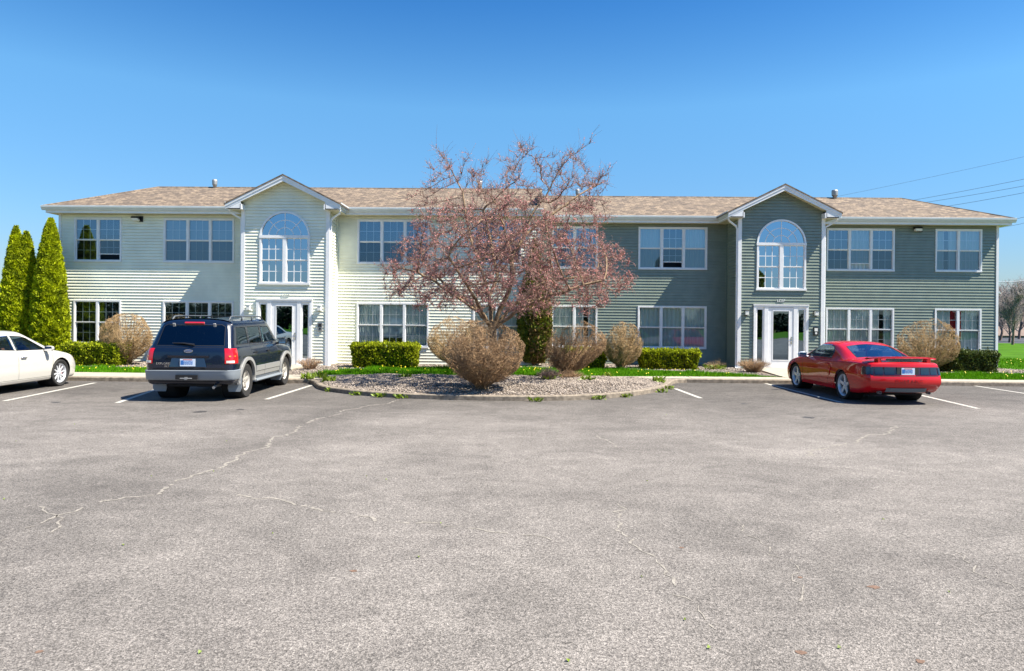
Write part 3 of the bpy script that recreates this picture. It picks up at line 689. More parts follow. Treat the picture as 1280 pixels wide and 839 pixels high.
# entrance doors
def entrance(c, y):
    t = MB(S); hw = .86; z0, z1 = .10, 2.09
    t.box(c-hw, c+hw, y-.05, y+.05, z1-.07, z1); t.box(c-hw-.015, c+hw+.015, y-.065, y+.0, z1-.012, z1+.02)
    for x in (c-hw, c+hw-.075): t.box(x, x+.075, y-.05, y+.05, z0, z1-.07)
    for x in (c-.52, c+.40): t.box(x, x+.12, y-.045, y+.05, z0, z1-.07)
    t.box(c-hw+.075, c-.52, y-.02, y+.03, z0, z0+.20); t.box(c+.52, c+hw-.075, y-.02, y+.03, z0, z0+.20)
    t.box(c-hw+.075, c-.52, y-.02, y+.03, z1-.15, z1-.07); t.box(c+.52, c+hw-.075, y-.02, y+.03, z1-.15, z1-.07)
    for a, b in ((c-hw+.075, c-hw+.12), (c-.57, c-.52), (c+.52, c+.56), (c+hw-.13, c+hw-.075)): t.box(a, b, y-.018, y+.03, z0+.2, z1-.15)
    t.box(c-hw, c+hw, y-.14, y+.05, .04, z0-.002)
    fr = t.build('entrance_frame', M['trim'], bld)
    def sub(m_, nm, mt):
        o = mesh_obj(nm, m_.V, m_.F, mt, None, False, m_.M); o.parent = fr
        for v in o.data.vertices: v.co -= wloc(bld)
        return o
    for a, b in ((c-hw+.12, c-.57), (c+.56, c+hw-.13)):
        p = MB(S); p.quad((a, y+.01, z0+.2), (b, y+.01, z0+.2), (b, y+.01, z1-.15), (a, y+.01, z1-.15)); sub(p, 'sidelight_pane', M['glass_door'])
    d = MB(S); x0, x1 = c-.40, c+.40; q0, q1 = z0+.01, z1-.08
    d.box(x0, x0+.15, y-.03, y+.02, q0, q1); d.box(x1-.15, x1, y-.03, y+.02, q0, q1); d.box(x0+.15, x1-.15, y-.03, y+.02, q0, q0+.24); d.box(x0+.15, x1-.15, y-.03, y+.02, q1-.11, q1)
    for a, b, e, f_ in ((x0+.13, x0+.155, q0+.22, q1-.09), (x1-.155, x1-.13, q0+.22, q1-.09)): d.box(a, b, y-.038, y-.03, e, f_)
    d.box(x0+.13, x1-.13, y-.0385, y-.03, q0+.22, q0+.245); d.box(x0+.13, x1-.13, y-.0385, y-.03, q1-.115, q1-.09)
    sub(d, 'door', M['trim'])
    g = MB(S); g.quad((x0+.15, y-.01, q0+.24), (x1-.15, y-.01, q0+.24), (x1-.15, y-.01, q1-.11), (x0+.15, y-.01, q1-.11)); sub(g, 'door_pane', M['glass_door'])
    h = MB(S); h.box(x1-.085, x1-.045, y-.045, y-.03, .86, 1.02); h.tube([(x1-.065, y-.04, .95), (x1-.065, y-.085, .95), (x1-.17, y-.085, .955)], .011, 8)
    h.lathe([(0, -.05), (.022, -.05), (.022, -.03)], (x1-.065, y, 1.06), 'y', 12); sub(h, 'door_handle', M['chrome'])
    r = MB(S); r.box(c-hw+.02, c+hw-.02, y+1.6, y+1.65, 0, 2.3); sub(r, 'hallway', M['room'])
M['glass_door'] = glass('door_glass', (.25, .28, .30), .30)
entrance(CL-.01, YGL); entrance(CR, YGR)

# roofs ---------------------------------------------------------------
def roof(x0, x1, y0, hl_, hr_, label):
    mb = MB(S); ze = 5.03; zr = ze+SLP*A_; ya, yb, yc = y0, y0+A_, y0+2*A_
    xl = x0+(A_ if hl_ else 0); xr = x1-(A_ if hr_ else 0)
    mb.poly([(x0, ya, ze), (x1, ya, ze), (xr, yb, zr), (xl, yb, zr)]); mb.poly([(x1, yc, ze), (x0, yc, ze), (xl, yb, zr), (xr, yb, zr)])
    mb.poly([(x0, yc, ze), (x0, ya, ze), (xl, yb, zr)]); mb.poly([(x1, ya, ze), (x1, yc, ze), (xr, yb, zr)])
    mb.poly([(x0, ya, ze-.02), (x0, yc, ze-.02), (x1, yc, ze-.02), (x1, ya, ze-.02)])
    o = mb.build('roof', M['shingle'], bld); o['label'] = label
    cp = MB(S)
    cp.tube([(xl, yb, zr-.005), (xr, yb, zr-.005)], .03, 6)
    if hl_:
        for yy in (ya, yc): cp.tube([(x0, yy, ze), (xl, yb, zr-.005)], .028, 6)
    if hr_:
        for yy in (ya, yc): cp.tube([(x1, yy, ze), (xr, yb, zr-.005)], .028, 6)
    r = cp.build('ridge_cap', M['shingle'], None); r.parent = o
    for v in r.data.vertices: v.co -= wloc(bld)
    return o
OV = .27
rl = roof(XA-OV-.08, XB+.12, YL-OV-.08, True, False, 'brown shingled roof of the left half'); rr_ = roof(XB-.1, XE+OV+.08, YR-OV-.08, False, True, 'brown shingled roof of the right half')
# soffits and fascia
mb = MB(S)
def soff(x0, x1, y0, y1): mb.box(x0, x1, y0, y1, SO, SO+.03)
soff(XA-OV, XB+.1, YL-OV, YL+.03); soff(XA-OV, XA+.03, YL+.031, YB_L+OV); soff(XB, XE+OV, YR-OV, YR+.03); soff(XE-.03, XE+OV, YR+.031, YB_R+OV)
for c, yg, ym in ((CL, YGL, YL), (CR, YGR, YR)):
    for s_ in (-1, 1):
        a, b = sorted((c+s_*(GH-.02), c+s_*(RH-.08))); mb.box(a, b, yg-.28, ym-OV-.001, SO+.002, SO+.032)
for c, yg in ((CL, YGL), (CR, YGR)):                    # sloping soffit under the rake
    for s_ in (-1, 1):
        mb.quad((c, yg-.28, 5.72), (c+s_*(GH+.05), yg-.28, 5.72-.5*(GH+.05)), (c+s_*(GH+.05), yg+.03, 5.72-.5*(GH+.05)), (c, yg+.03, 5.72))
mb.build('soffit', M['soffit'], bld)
mb = MB(S); mb.box(XA-OV-.02, XB+.11, YL-OV-.02, YL-OV, SO, 5.02); mb.box(XA-OV-.02, XA-OV, YL-OV, YB_L+OV, SO, 5.02); mb.box(XB, XE+OV+.02, YR-OV-.02, YR-OV, SO, 5.02); mb.box(XE+OV, XE+OV+.02, YR-OV, YB_R+OV, SO, 5.02)
mb.build('fascia', M['trim'], bld)
def gutter(pts, side, y_or=None):
    """path of (x,y) along the eave; side = outward unit vector; profile swept"""
    mb = MB(S); prof = [(0, 4.90), (.045, 4.90), (.062, 4.93), (.075, 4.96), (.098, 4.985), (.102, 5.04), (.09, 5.045), (.088, 5.01), (.0, 5.01)]
    a, b = Vector(pts[0]), Vector(pts[1]); sd = Vector(side)
    mb.prism([(a.x+sd.x*d, a.y+sd.y*d, z) for d, z in prof], (b.x-a.x, b.y-a.y, 0)); return mb
gs_ = [((XA-OV-.12, YL-OV-.021), (CL-RH-.001, YL-OV-.021), (0, -1)), ((CL+RH+.001, YL-OV-.021), (XB+.12, YL-OV-.021), (0, -1)), ((XA-OV-.021, YL-OV-.02), (XA-OV-.021, YB_L+OV), (-1, 0)),
       ((XB+.13, YR-OV-.021), (CR-RH-.001, YR-OV-.021), (0, -1)), ((CR+RH+.001, YR-OV-.021), (XE+OV+.12, YR-OV-.021), (0, -1)), ((XE+OV+.021, YR-OV-.02), (XE+OV+.021, YB_R+OV), (1, 0))]
for c, yg, ym in ((CL, YGL, YL), (CR, YGR, YR)):
    for s_ in (-1, 1): gs_.append(((c+s_*(RH-.08), yg-.27), (c+s_*(RH-.08), ym-OV-.03), (s_, 0)))
for a, b, sd in gs_: gutter((a, b), sd).build('gutter', M['alu'], bld)
# gable roofs, rakes, returns
for c, yg, ym, lab in ((CL, YGL, YL, 'left'), (CR, YGR, YR, 'right')):
    mb = MB(S); y0, y1 = yg-.31, ym+2.2; th = .045; ap = 5.89
    for s_ in (-1, 1):
        e = c+s_*(RH+.03); ze = ap-.5*(RH+.03)
        mb.prism([(c, y0, ap), (e, y0, ze), (e, y0, ze-th), (c, y0, ap-th)], (0, y1-y0, 0))
    o = mb.build('gable_roof', M['shingle'], bld); o['label'] = 'small brown shingled roof of the %s entrance gable' % lab
    mb = MB(S)
    for s_ in (-1, 1):
        for (z_a, z_b, yo) in ((ap-.046, ap-.115, -.30), (ap-.10, ap-.215, -.285)):
            e = RH-.0
            mb.prism([(c, yg+yo, z_a), (c+s_*e, yg+yo, z_a-.5*e), (c+s_*e, yg+yo, max(4.825, z_b-.5*e)), (c, yg+yo, z_b)], (0, .02, 0))
        x0, x1 = GH-.02, RH-.085
        mb.prism([(c+s_*x0, yg-.28, SO), (c+s_*x1, yg-.28, SO), (c+s_*x1, yg-.28, ap-.1-.5*x1), (c+s_*x0, yg-.28, ap-.1-.5*x0)], (0, .03, 0))
        mb.box(*sorted((c+s_*(RH-.105), c+s_*(RH-.082))), yg-.25, ym-OV, SO, 5.0)
        mb.box(*sorted((c+s_*(GH-.06), c+s_*(GH+.0))), yg-.28, yg-.001, SO, 4.98)
    mb.build('rake_fascia', M['trim'], bld)
# downspouts
def spout(path, base):
    mb = MB(S); mb.tube(path, .034, 4, square=True)
    return mb.build('downspout', M['trim'], bld)
for c, yg, ym in ((CL, YGL, YL), (CR, YGR, YR)):
    for s_ in (-1, 1):
        xe, xw = c+s_*(RH-.06), c+s_*(GH+.075)
        spout([(xe, yg-.10, 4.92), (xe, yg-.10, 4.80), (xe-s_*.02, yg-.08, 4.74), (xw+s_*.03, yg+.03, 4.58), (xw, yg+.04, 4.5), (xw, yg+.04, .16), (xw+s_*.02, yg-.02, .09), (xw+s_*.03, yg-.16, .06)], 0)
# floodlights, entry lamps, intercoms, vents
def sub_build(mb, nm, mt, par):
    o = mesh_obj(nm, mb.V, mb.F, mt, None, False, mb.M); o.parent = par
    for v in o.data.vertices: v.co -= wloc(bld)
    return o
for px, py, y in ((174, 274, YL), (1147, 287, YR)):
    p = at(px, py, y*S)/S
    mb = MB(S); mb.box(p.x+.02, p.x+.14, p.y-.04, p.y-.014, p.z-.09, p.z+.09)
    mb.prism([(p.x-.17, p.y-.20, p.z+.01), (p.x-.17, p.y-.16, p.z+.07), (p.x-.17, p.y-.05, p.z+.08), (p.x-.17, p.y-.05, p.z-.01)], (.24, 0, 0))
    f_ = mb.build('floodlight', M['black'], bld); g = MB(S)
    g.prism([(p.x-.16, p.y-.19, p.z+.008), (p.x-.16, p.y-.06, p.z-.012), (p.x-.14, p.y-.07, p.z-.07), (p.x-.14, p.y-.16, p.z-.06)], (.21, 0, 0)); sub_build(g, 'lens', M['fixture'], f_)
for c, y in ((CL, YGL), (CR, YGR)):
    for s_ in (-1, 1):
        x = c+s_*1.09; z = 1.83
        mb = MB(S); mb.box(x-.05, x+.05, y-.03, y-.01, z-.07, z+.07); mb.box(x-.06, x+.06, y-.15, y-.03, z+.075, z+.095); mb.box(x-.045, x+.045, y-.13, y-.03, z-.075, z-.06)
        f_ = mb.build('entry_lamp', M['black'] if c > 0 else M['alu'], bld); g = MB(S); g.box(x-.05, x+.05, y-.14, y-.035, z-.06, z+.075); sub_build(g, 'lamp_glass', M['fixture'], f_)
    x = c+1.10; z = 1.27
    mb = MB(S); mb.box(x-.075, x+.075, y-.05, y-.01, z-.13, z+.13); f_ = mb.build('intercom', M['steel'] if c < 0 else M['black'], bld)
    g = MB(S); g.box(x-.05, x+.05, y-.056, y-.05, z+.0, z+.10); g.box(x-.03, x+.03, y-.056, y-.05, z-.09, z-.03); sub_build(g, 'intercom_panel', M['fixture'] if c > 0 else M['black'], f_)
def vent(px, py, depth, r, h, dark=False):
    p = at(px, py, depth*S)/S; mb = MB(S)
    mb.lathe([(r, -h-.3), (r, 0), (r*1.0, 0)], p, 'z', 14); mb.lathe([(r*1.5, -.16*h/.3), (r*1.6, -.02), (r*1.5, .03), (0, .06)], p, 'z', 14)
    mb.lathe([(r*1.0, -.2), (r*1.5, -.16*h/.3)], p, 'z', 14)
    mb.build('roof_vent', M['steel'] if dark else M['alu'], bld, smooth=True)
vent(268.5, 226, YL+2.0, .055, .26, True); vent(1043.5, 239, YR+2.0, .07, .3, True); vent(600, 228, YL+2.1, .05, .28, True); vent(722, 238, YR+2.2, .05, .24, True)
# house numbers over the doors, too small to read
def text_obj(name, body, size, loc, m, parent, rot=(R(90), 0, 0), ext=.004, spacing=1.0):
    cu = bpy.data.curves.new(name, 'FONT'); cu.body = body; cu.size = size; cu.extrude = ext; cu.align_x = 'CENTER'; cu.align_y = 'CENTER'; cu.space_character = spacing
    tmp = bpy.data.objects.new('tmp', cu); COL.objects.link(tmp); dg = bpy.context.evaluated_depsgraph_get(); dg.update()
    me = bpy.data.meshes.new_from_object(tmp.evaluated_get(dg)); bpy.data.objects.remove(tmp)
    me.name = name; me.materials.clear(); me.materials.append(m); o = bpy.data.objects.new(name, me); COL.objects.link(o); o.parent = parent
    o.location = Vector(loc); o.rotation_euler = rot; return o
for c, y in ((CL+.03, YGL), (CR, YGR)):
    mb = MB(S)
    for k in range(4):
        x = c-.12+.066*k; mb.box(x, x+.012, y-.03, y-.018, 2.19, 2.27)
        for q in ((0,), (0, 2), (0, 1, 2), (1, 2))[k]: mb.box(x, x+.045, y-.031, y-.017, 2.19+.034*q, 2.19+.034*q+.012)
    mb.build('house_number', M['trim'] if c > 0 else M['alu'], bld)
# ------------------------------------------------------------ vegetation
def unit(v): return v/np.maximum(1e-9, np.linalg.norm(v, axis=-1, keepdims=True))
def leaf_quads(C, size, rg, up=None, aspect=1.6):
    """C (n,3) centres, size (n,) ; up: preferred long direction (n,3)"""
    n = len(C); a = unit(rg.normal(0, 1, (n, 3)) if up is None else up+rg.normal(0, .45, (n, 3)))
    b = unit(np.cross(a, rg.normal(0, 1, (n, 3)))); s_ = size[:, None]
    A = a*s_*aspect*.5; B = b*s_*.5
    V = np.stack([C-A, C+B*.9-A*.1, C+A, C-B*.9-A*.1], 1).reshape(-1, 3); return V, np.arange(4*n).reshape(-1, 4)
def tubes(P0, P1, r0, r1, k=3):
    n = len(P0); d = unit(P1-P0); ref = np.where(np.abs(d[:, 2:3]) < .9, np.array([[0, 0, 1.]]), np.array([[1., 0, 0]]))
    a = unit(np.cross(d, ref)); b = np.cross(d, a); V = np.zeros((n, 2, k, 3))
    for j in range(k):
        t = 2*math.pi*j/k; o_ = a*math.cos(t)+b*math.sin(t); V[:, 0, j] = P0+o_*r0[:, None]; V[:, 1, j] = P1+o_*r1[:, None]
    base = (np.arange(n)*2*k)[:, None]; Fq = []
    for j in range(k):
        j2 = (j+1) % k; Fq.append(np.concatenate([base+j, base+j2, base+k+j2, base+k+j], 1))
    return V.reshape(-1, 3), np.stack(Fq, 1).reshape(-1, 4)
def join(parts):
    Vs, Fs, Ms = [], [], []; off = 0
    for V, Fq, m in parts: Vs.append(V); Fs.append(Fq+off); Ms.append(np.full(len(Fq), m)); off += len(V)
    return np.concatenate(Vs), np.concatenate(Fs), np.concatenate(Ms)
# lumpy closed core so that crowns are not see-through
def core(name, prof, m, parent, seed, seg=22, amp=.1):
    rg = random.Random(seed); V = []; Fc = []
    for i, (r, z) in enumerate(prof):
        for j in range(seg):
            a = 2*math.pi*j/seg; q = r*(1+amp*math.sin(a*5+z*4+seed)+rg.uniform(-amp, amp)*.6); V.append((q*math.cos(a), q*math.sin(a), z))
    for i in range(len(prof)-1):
        for j in range(seg): Fc.append((i*seg+j, i*seg+(j+1) % seg, (i+1)*seg+(j+1) % seg, (i+1)*seg+j))
    return mesh_obj(name, V, Fc, m, parent, True, local=True)
def arborvitae(name, label, cat, loc, h, rad, seed, tops=1, n=26000, m=None, group=None, trunk_h=.5, leaf=(.05, .11), shape=None, spread=None):
    rg = np.random.default_rng(seed); root = empty(name, loc); tag(root, label, cat, group)
    prof = shape or (lambda t: np.interp(t, [0, .08, .25, .5, .75, .92, 1], [.82, .95, 1, .83, .54, .26, .03]))
    parts = []; stems = [(0, 0, h)] if tops == 1 else [(-.22*rad, .0, h), (.34*rad, .1, h*.965)]
    for q, (cx, cy, hh) in enumerate(stems):
        k = n//len(stems); t = rg.beta(1.0, 1.25, k)*1.0; rr = rad*(1 if tops == 1 else .88)
        a = rg.uniform(0, 2*np.pi, k)
        # billowing clumps: a few hundred spray centres swell the surface
        nc = 420; ct = rg.beta(1, 1.2, nc); ca = rg.uniform(0, 2*np.pi, nc)
        da = np.abs((a[:, None]-ca[None]+np.pi) % (2*np.pi)-np.pi)*prof(t)[:, None]*rad; dz = (t[:, None]-ct[None])*hh
        dd = np.sqrt(da**2+(dz*.8)**2).min(1); bulge = np.clip(1-dd/.28, 0, 1)
        r = prof(t)*rr*(.74+.34*bulge+rg.uniform(-.05, .03, k))+rg.uniform(-.02, .03, k)
        keep = rg.uniform(0, 1, k) < .45+.6*bulge
        C = np.stack([cx+r*np.cos(a), cy+r*np.sin(a), trunk_h*.3+t*(hh-trunk_h*.3)], 1)[keep]
        out = np.stack([np.cos(a), np.sin(a), np.full(k, 1.1)], 1)[keep]
        V, Fq = leaf_quads(C, rg.uniform(*leaf, len(C)), rg, unit(out), 1.7); parts.append((V, Fq, 0))
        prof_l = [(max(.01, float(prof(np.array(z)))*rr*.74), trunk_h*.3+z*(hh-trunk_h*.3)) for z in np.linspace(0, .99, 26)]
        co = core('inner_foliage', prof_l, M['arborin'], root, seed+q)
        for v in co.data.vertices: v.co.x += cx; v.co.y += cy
    V, Fq, mi = join(parts); np_obj('crown', V, Fq, [m or M['arbor']], root)
    mb = MB(); mb.tube([(0, 0, 0), (0, 0, h*.4)], [.09, .05], 8); mb.build('trunk', M['bark'], root, local=True)
    return root
def pt(px, py, z=.1): x, y = G(px, py, z); return (x, y, z)
def spot(px, Y, z=.1):
    p = at(px, 420, Y); return (p.x, Y, z)
arborvitae('arborvitae', 'bright yellow-green columnar arborvitae with a split double top, leftmost tree in the photo', 'tree', spot(23, 24.6), 4.95, .56, 11, tops=2, n=34000)
arborvitae('arborvitae', 'tall pointed yellow-green arborvitae right beside the cream wall corner', 'tree', spot(62, 24.6), 5.25, .585, 12, n=34000)
sh = lambda t: np.interp(t, [0, .06, .2, .45, .62, .8, 1], [.55, .8, 1, .95, .7, .33, .03])
arborvitae('browning_conifer', 'narrow browning conifer between the cream and dark green halves, behind the bare tree', 'tree', spot(668, 25.6), 4.75, .62, 13, n=17000, m=M['yew'], shape=sh)
# browned half of that conifer
rg = np.random.default_rng(5); base = bpy.data.objects['browning_conifer']; k = 5200; t = rg.beta(1.2, 1, k); a = rg.uniform(-1.9, .6, k)
r = sh(t)*.64*(.86+rg.uniform(0, .2, k)); C = np.stack([r*np.cos(a), r*np.sin(a), .1+t*4.6], 1)
V, Fq = leaf_quads(C, rg.uniform(.05, .1, k), rg, unit(np.stack([np.cos(a), np.sin(a), np.full(k, 1.)], 1))); np_obj('browned_foliage', V, Fq, M['yewbrown'], base)

def hedge(label, x0, x1, y0, y1, h, seed, rnd=.12, dens=1500, m=None, group='clipped evergreen hedges along the building'):
    rg = np.random.default_rng(seed); root = empty('hedge', ((x0+x1)/2, (y0+y1)/2, .09)); tag(root, label, 'hedge', group)
    hx, hy = (x1-x0)/2, (y1-y0)/2; k = int((2*hx*h*2+2*hy*h*2+4*hx*hy)*dens)
    # super-ellipsoid like clipped block
    areas = np.array([2*hx*h, 2*hx*h, 2*hy*h, 2*hy*h, 4*hx*hy*1.3]); f = rg.choice(5, k, p=areas/areas.sum()); u, v = rg.uniform(-1, 1, k), rg.uniform(0, 1, k)
    x = np.where(f < 2, u*hx, np.where(f == 2, hx, np.where(f == 3, -hx, u*hx))); y = np.where(f == 0, -hy, np.where(f == 1, hy, np.where(f < 4, u*hy, (v*2-1)*hy))); z = np.where(f < 4, v*h, h)
    z = np.clip(z, .04, h)
    nrm = np.stack([(f == 2)*1.-(f == 3), (f == 1)*1.-(f == 0), (f == 4)*1.], 1)
    lump = .03*(np.sin(x*5.3+seed)*np.cos(z*6+y*4)+np.sin(x*11+z*9+seed*2)*.6)
    taper = 1-.10*(1-z/h)
    C = np.stack([x*taper, y*taper, z], 1)+nrm*(lump+rg.normal(0, .022, k))[:, None]
    # round the corners
    q = np.abs(C/np.array([hx, hy, h])); ex = np.clip(q-.88, 0, None); C = C*(1-.2*(np.sort(ex, 1)[:, 1]))[:, None]
    ju = rg.uniform(0, 1, k) > .975; C[ju] += nrm[ju]*rg.uniform(.03, .10, ju.sum())[:, None]
    V, Fq = leaf_quads(C, rg.uniform(.03, .075, k), rg, unit(nrm+np.array([0, 0, .7])), 1.5); np_obj('foliage', V, Fq, m or M['hedge'], root)
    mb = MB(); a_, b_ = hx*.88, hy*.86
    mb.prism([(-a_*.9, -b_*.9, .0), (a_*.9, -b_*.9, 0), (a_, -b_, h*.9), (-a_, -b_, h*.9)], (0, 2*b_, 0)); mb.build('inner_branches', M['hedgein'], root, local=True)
    return root
def hx(px0, px1, Y, Yw, ytop, lab, seed, **kw):
    a, b = at(px0, 430, Y), at(px1, 430, Y); h = at((px0+px1)/2, ytop, Y).z-.09
    return hedge(lab, a.x, b.x, Y, Y+Yw, h, seed, **kw)
hx(76, 146, 23.0, 1.1, 431, 'low clipped hedge under the leftmost ground floor window, behind the white car', 21)
hx(438, 520, 23.5, 1.0, 431, 'sharply squared lime green hedge under the triple window right of the left entrance', 22)
hx(706, 757, 24.4, .9, 437, 'small hedge half hidden behind a bare round bush, right of the browning conifer', 23)
hx(802, 876, 24.4, .9, 439, 'squared yellow-green hedge under the shaded triple window of the dark green half', 24)
hx(1188, 1251, 24.6, 1.1, 441, 'dark rounded hedge at the right end of the building', 25, m=mat('dark_hedge_leaf', (.085, .11, .02), .6, rand=.55, trans=.2))

def bush(seed, nst=100, dens=1.0):
    """unit twig ball: base at 0, crown from z .3 to 1, radius .5; returns arrays"""
    rg = np.random.default_rng(seed); P0, P1, r0, r1 = [], [], [], []; C0, C1 = [], []
    def seg(a, b, ra, rb): P0.append(a); P1.append(b); r0.append(ra); r1.append(rb)
    cen = np.array([0, 0, .54]); rad0 = np.array([.49, .49, .455]); ph = rg.uniform(0, 6.28, 6)
    class _R:
        def __call__(s, v): v = v/(np.linalg.norm(v)+1e-9); return rad0*(1+.02*math.sin(3*math.atan2(v[1], v[0])+ph[0])+.02*math.sin(5*v[2]+ph[1]+2*v[0])+.015*math.sin(7*v[0]+4*v[1]+ph[2]))
    lob = _R()
    for i in range(nst):
        d = unit(rg.normal(0, 1, 3)); d[2] = abs(d[2])*.9-.15 if rg.random() < .58 else -abs(d[2])*.75; d = unit(d)
        rad = lob(d); tip = cen+d*rad*rg.uniform(.92, 1.0); b = np.array([rg.normal(0, .035), rg.normal(0, .035), 0.])
        mid = b*.5+(tip-b)*.45; mid[0] *= .95; mid[1] *= .95; mid += rg.normal(0, .02, 3)
        p = b; n_ = 5; pts = []
        for s_ in range(1, n_+1):
            t = s_/n_; q = (1-t)**2*b+2*t*(1-t)*mid+t*t*tip+rg.normal(0, .006, 3); seg(p, q, .0085*(1-.16*(s_-1)), .0085*(1-.16*s_)); p = q; pts.append(q)
        for _ in range(int(11*dens)):
            s0 = pts[rg.integers(1, 5)]; d2 = unit((s0-np.array([0, 0, .15]))*1.3+rg.normal(0, .35, 3)*np.linalg.norm(s0)); L_ = rg.uniform(.10, .30); e = s0+d2*L_; rad = lob(e-cen)
            w_ = (e-cen)/rad; l = np.linalg.norm(w_)
            if l > 1: e = cen+w_/l*rad*rg.uniform(.93, 1.03)
            m_ = (s0+e)/2+rg.normal(0, .012, 3); seg(s0, m_, .0038, .003); seg(m_, e, .003, .0018)
            for _ in range(6):
                s1 = m_+(e-m_)*rg.random(); d3 = unit((s1-cen)+rg.normal(0, .35, 3)); f_ = s1+d3*rg.uniform(.04, .12); rad = lob(f_-cen); w_ = (f_-cen)/rad; l = np.linalg.norm(w_)
                if l > 1: f_ = cen+w_/l*rad*(rg.uniform(.95, 1.02) if rg.random() > .003 else rg.uniform(1.06, 1.16))
                seg(s1, f_, .0022, .0012)
    return [np.array(q) for q in (P0, P1, r0, r1)]
def place_bush(label, px, Y, px0, px1, ytop, z0, seed, m, group='bare round clipped bushes', twk=1.0, dens=1.0, nst=100, squash=None):
    a, b = at(px0, 430, Y), at(px1, 430, Y); wd = b.x-a.x; h = at(px, ytop, Y).z-z0
    root = empty('bare_bush', ((a.x+b.x)/2, Y, z0)); tag(root, label, 'bush', group)
    P0, P1, r0, r1 = bush(seed, nst, dens); sc_ = np.array([wd, wd*(squash or 1), h]); ox = at(px, 430, Y).x-(a.x+b.x)/2
    P0 = P0*sc_; P1 = P1*sc_
    for P in (P0, P1): P[:, 0] += ox*np.clip(1-P[:, 2]/h*1.6, 0, 1)
    V, Fq = tubes(P0, P1, r0*1.55*twk, r1*1.55*twk, 3); np_obj('twigs', V, Fq, m, root); return root
T1, T2 = M['twig'], M['twiggrey']
place_bush('tan bare round bush between the leftmost ground floor window and the dark off-roader', 158, 23.8, 126, 187, 391, .1, 31, T1, dens=1.2)
place_bush('bare bush at the back left of the island bushes, against the cream wall', 572, 23.4, 533, 606, 396, .1, 32, T1)
place_bush('largest round brown bush, standing on the gravel island in front of the tree trunk', 604, G(604, 486, .2)[1]+.15, 553, 657, 400, .19, 33, T2, dens=1.35, nst=120)
place_bush('bare purple-brown bush on the back of the gravel island, right of the browning conifer', 707, 20.6, 684, 759, 400, .14, 34, T2, dens=1.0, nst=100)
place_bush('tan bare round bush left of the squared hedge of the dark green wall', 777, 24.2, 752, 805, 402, .1, 35, T1, dens=1.2)
place_bush('tan round bush behind the red coupe, beside the window with the red curtains', 1160, 24.6, 1125, 1196, 399, .1, 36, T1, dens=1.2)
# low dry tufts
def tuft(label, px, Y, wd, h, z0, seed, m, n=220, name='dry_shrub', cat='shrub', group=None, curl=.35, green=0):
    rg = np.random.default_rng(seed); root = tag(empty(name, spot(px, Y, z0)), label, cat, group)
    P0, P1, r0, r1 = [], [], [], []
    for i in range(n):
        a = rg.uniform(0, 2*np.pi); q = rg.uniform(0, 1)**.6; b = np.array([math.cos(a), math.sin(a), 0])*wd*.18*rg.random(); e = np.array([math.cos(a)*q*wd/2, math.sin(a)*q*wd/2, h*(1-curl*q*q)*rg.uniform(.6, 1)])
        m1 = b+(e-b)*.5+np.array([0, 0, h*.12])+rg.normal(0, .015, 3)
        for s_, t_, u_, v_ in ((b, m1, .004, .003), (m1, e, .003, .0015)): P0.append(s_); P1.append(t_); r0.append(u_); r1.append(v_)
        for _ in range(2):
            s1 = m1+(e-m1)*rg.random(); P0.append(s1); P1.append(s1+rg.normal(0, .05, 3)+np.array([0, 0, .03])); r0.append(.002); r1.append(.001)
    V, Fq = tubes(np.array(P0), np.array(P1), np.array(r0)*1.3, np.array(r1)*1.3, 3); np_obj('stems', V, Fq, m, root)
    if green:
        k = green; a = rg.uniform(0, 6.28, k); q = rg.uniform(.2, 1, k)*wd*.45; C = np.stack([np.cos(a)*q, np.sin(a)*q, rg.uniform(.02, h*.45, k)], 1); V, Fq = leaf_quads(C, rg.uniform(.03, .07, k), rg, unit(np.stack([np.cos(a), np.sin(a), np.full(k, 1.2)], 1)), 2.5); np_obj('new_leaves', V, Fq, M['weed'], root)
    return root
DG = 'dry shrubs and tufts'
tuft('tan dry shrub right of the left entrance door', 388, 22.7, 1.0, .42, .1, 41, M['drygrass'], group=DG)
tuft('spreading reddish dry shrub left of the right entrance door', 942, 23.6, 1.25, .5, .1, 42, M['twiggrey'], n=420, group=DG)
tuft('dark reddish dry clump on the island, right of the biggest bush', 686, 18.6, .75, .36, .18, 43, M['barkdark'], n=260, group=DG, green=40)
tuft('flat dry clump at the foot of the purple-brown island bush', 712, 19.3, .95, .25, .17, 44, M['twiggrey'], n=160, group=DG)
tuft('small fresh green plant with bare stems in the bed left of the right gable', 894, 24.7, .9, .35, .1, 45, M['twig'], n=40, name='small_plant', cat='plant', green=160)
WG = 'weeds along the island kerb'
rdw = random.Random(9)
for i, (px, py, lab) in enumerate(((415, 489.5, 'weed at the left end of the island kerb'), (446, 494, 'bushy yellow-green weed against the left part of the island kerb'), (475, 496.5, 'low weed beside the kerb, right of the bushiest one on the left'), (500, 498, 'flat weed near the middle left of the kerb'), (670, 502, 'single small weed at the front of the kerb, below the dark dry clump'), (748, 499.5, 'yellow-green weed at the kerb front, centre right'), (782, 496.5, 'sparse weed at the kerb, left of the right end'), (828, 490.5, 'leafy weed clump at the right end of the island kerb'), (836, 486.5, 'small leafy weed at the right tip of the island'))):
    x, y = G(px, py, 0); k = 42; rg = np.random.default_rng(60+i); a = rg.uniform(0, 6.28, k); q = rg.uniform(0, .12, k)
    C = np.stack([np.cos(a)*q*1.5, np.sin(a)*q*.6, rg.uniform(.01, .09, k)], 1); V, Fq = leaf_quads(C, rg.uniform(.03, .06, k), rg, unit(np.stack([np.cos(a), np.sin(a), np.full(k, 1.)], 1)), 2)
    o = np_obj('weed', V, Fq, M['weed']); o.location = (x, y-.05, 0); tag(o, lab, 'weed', WG)
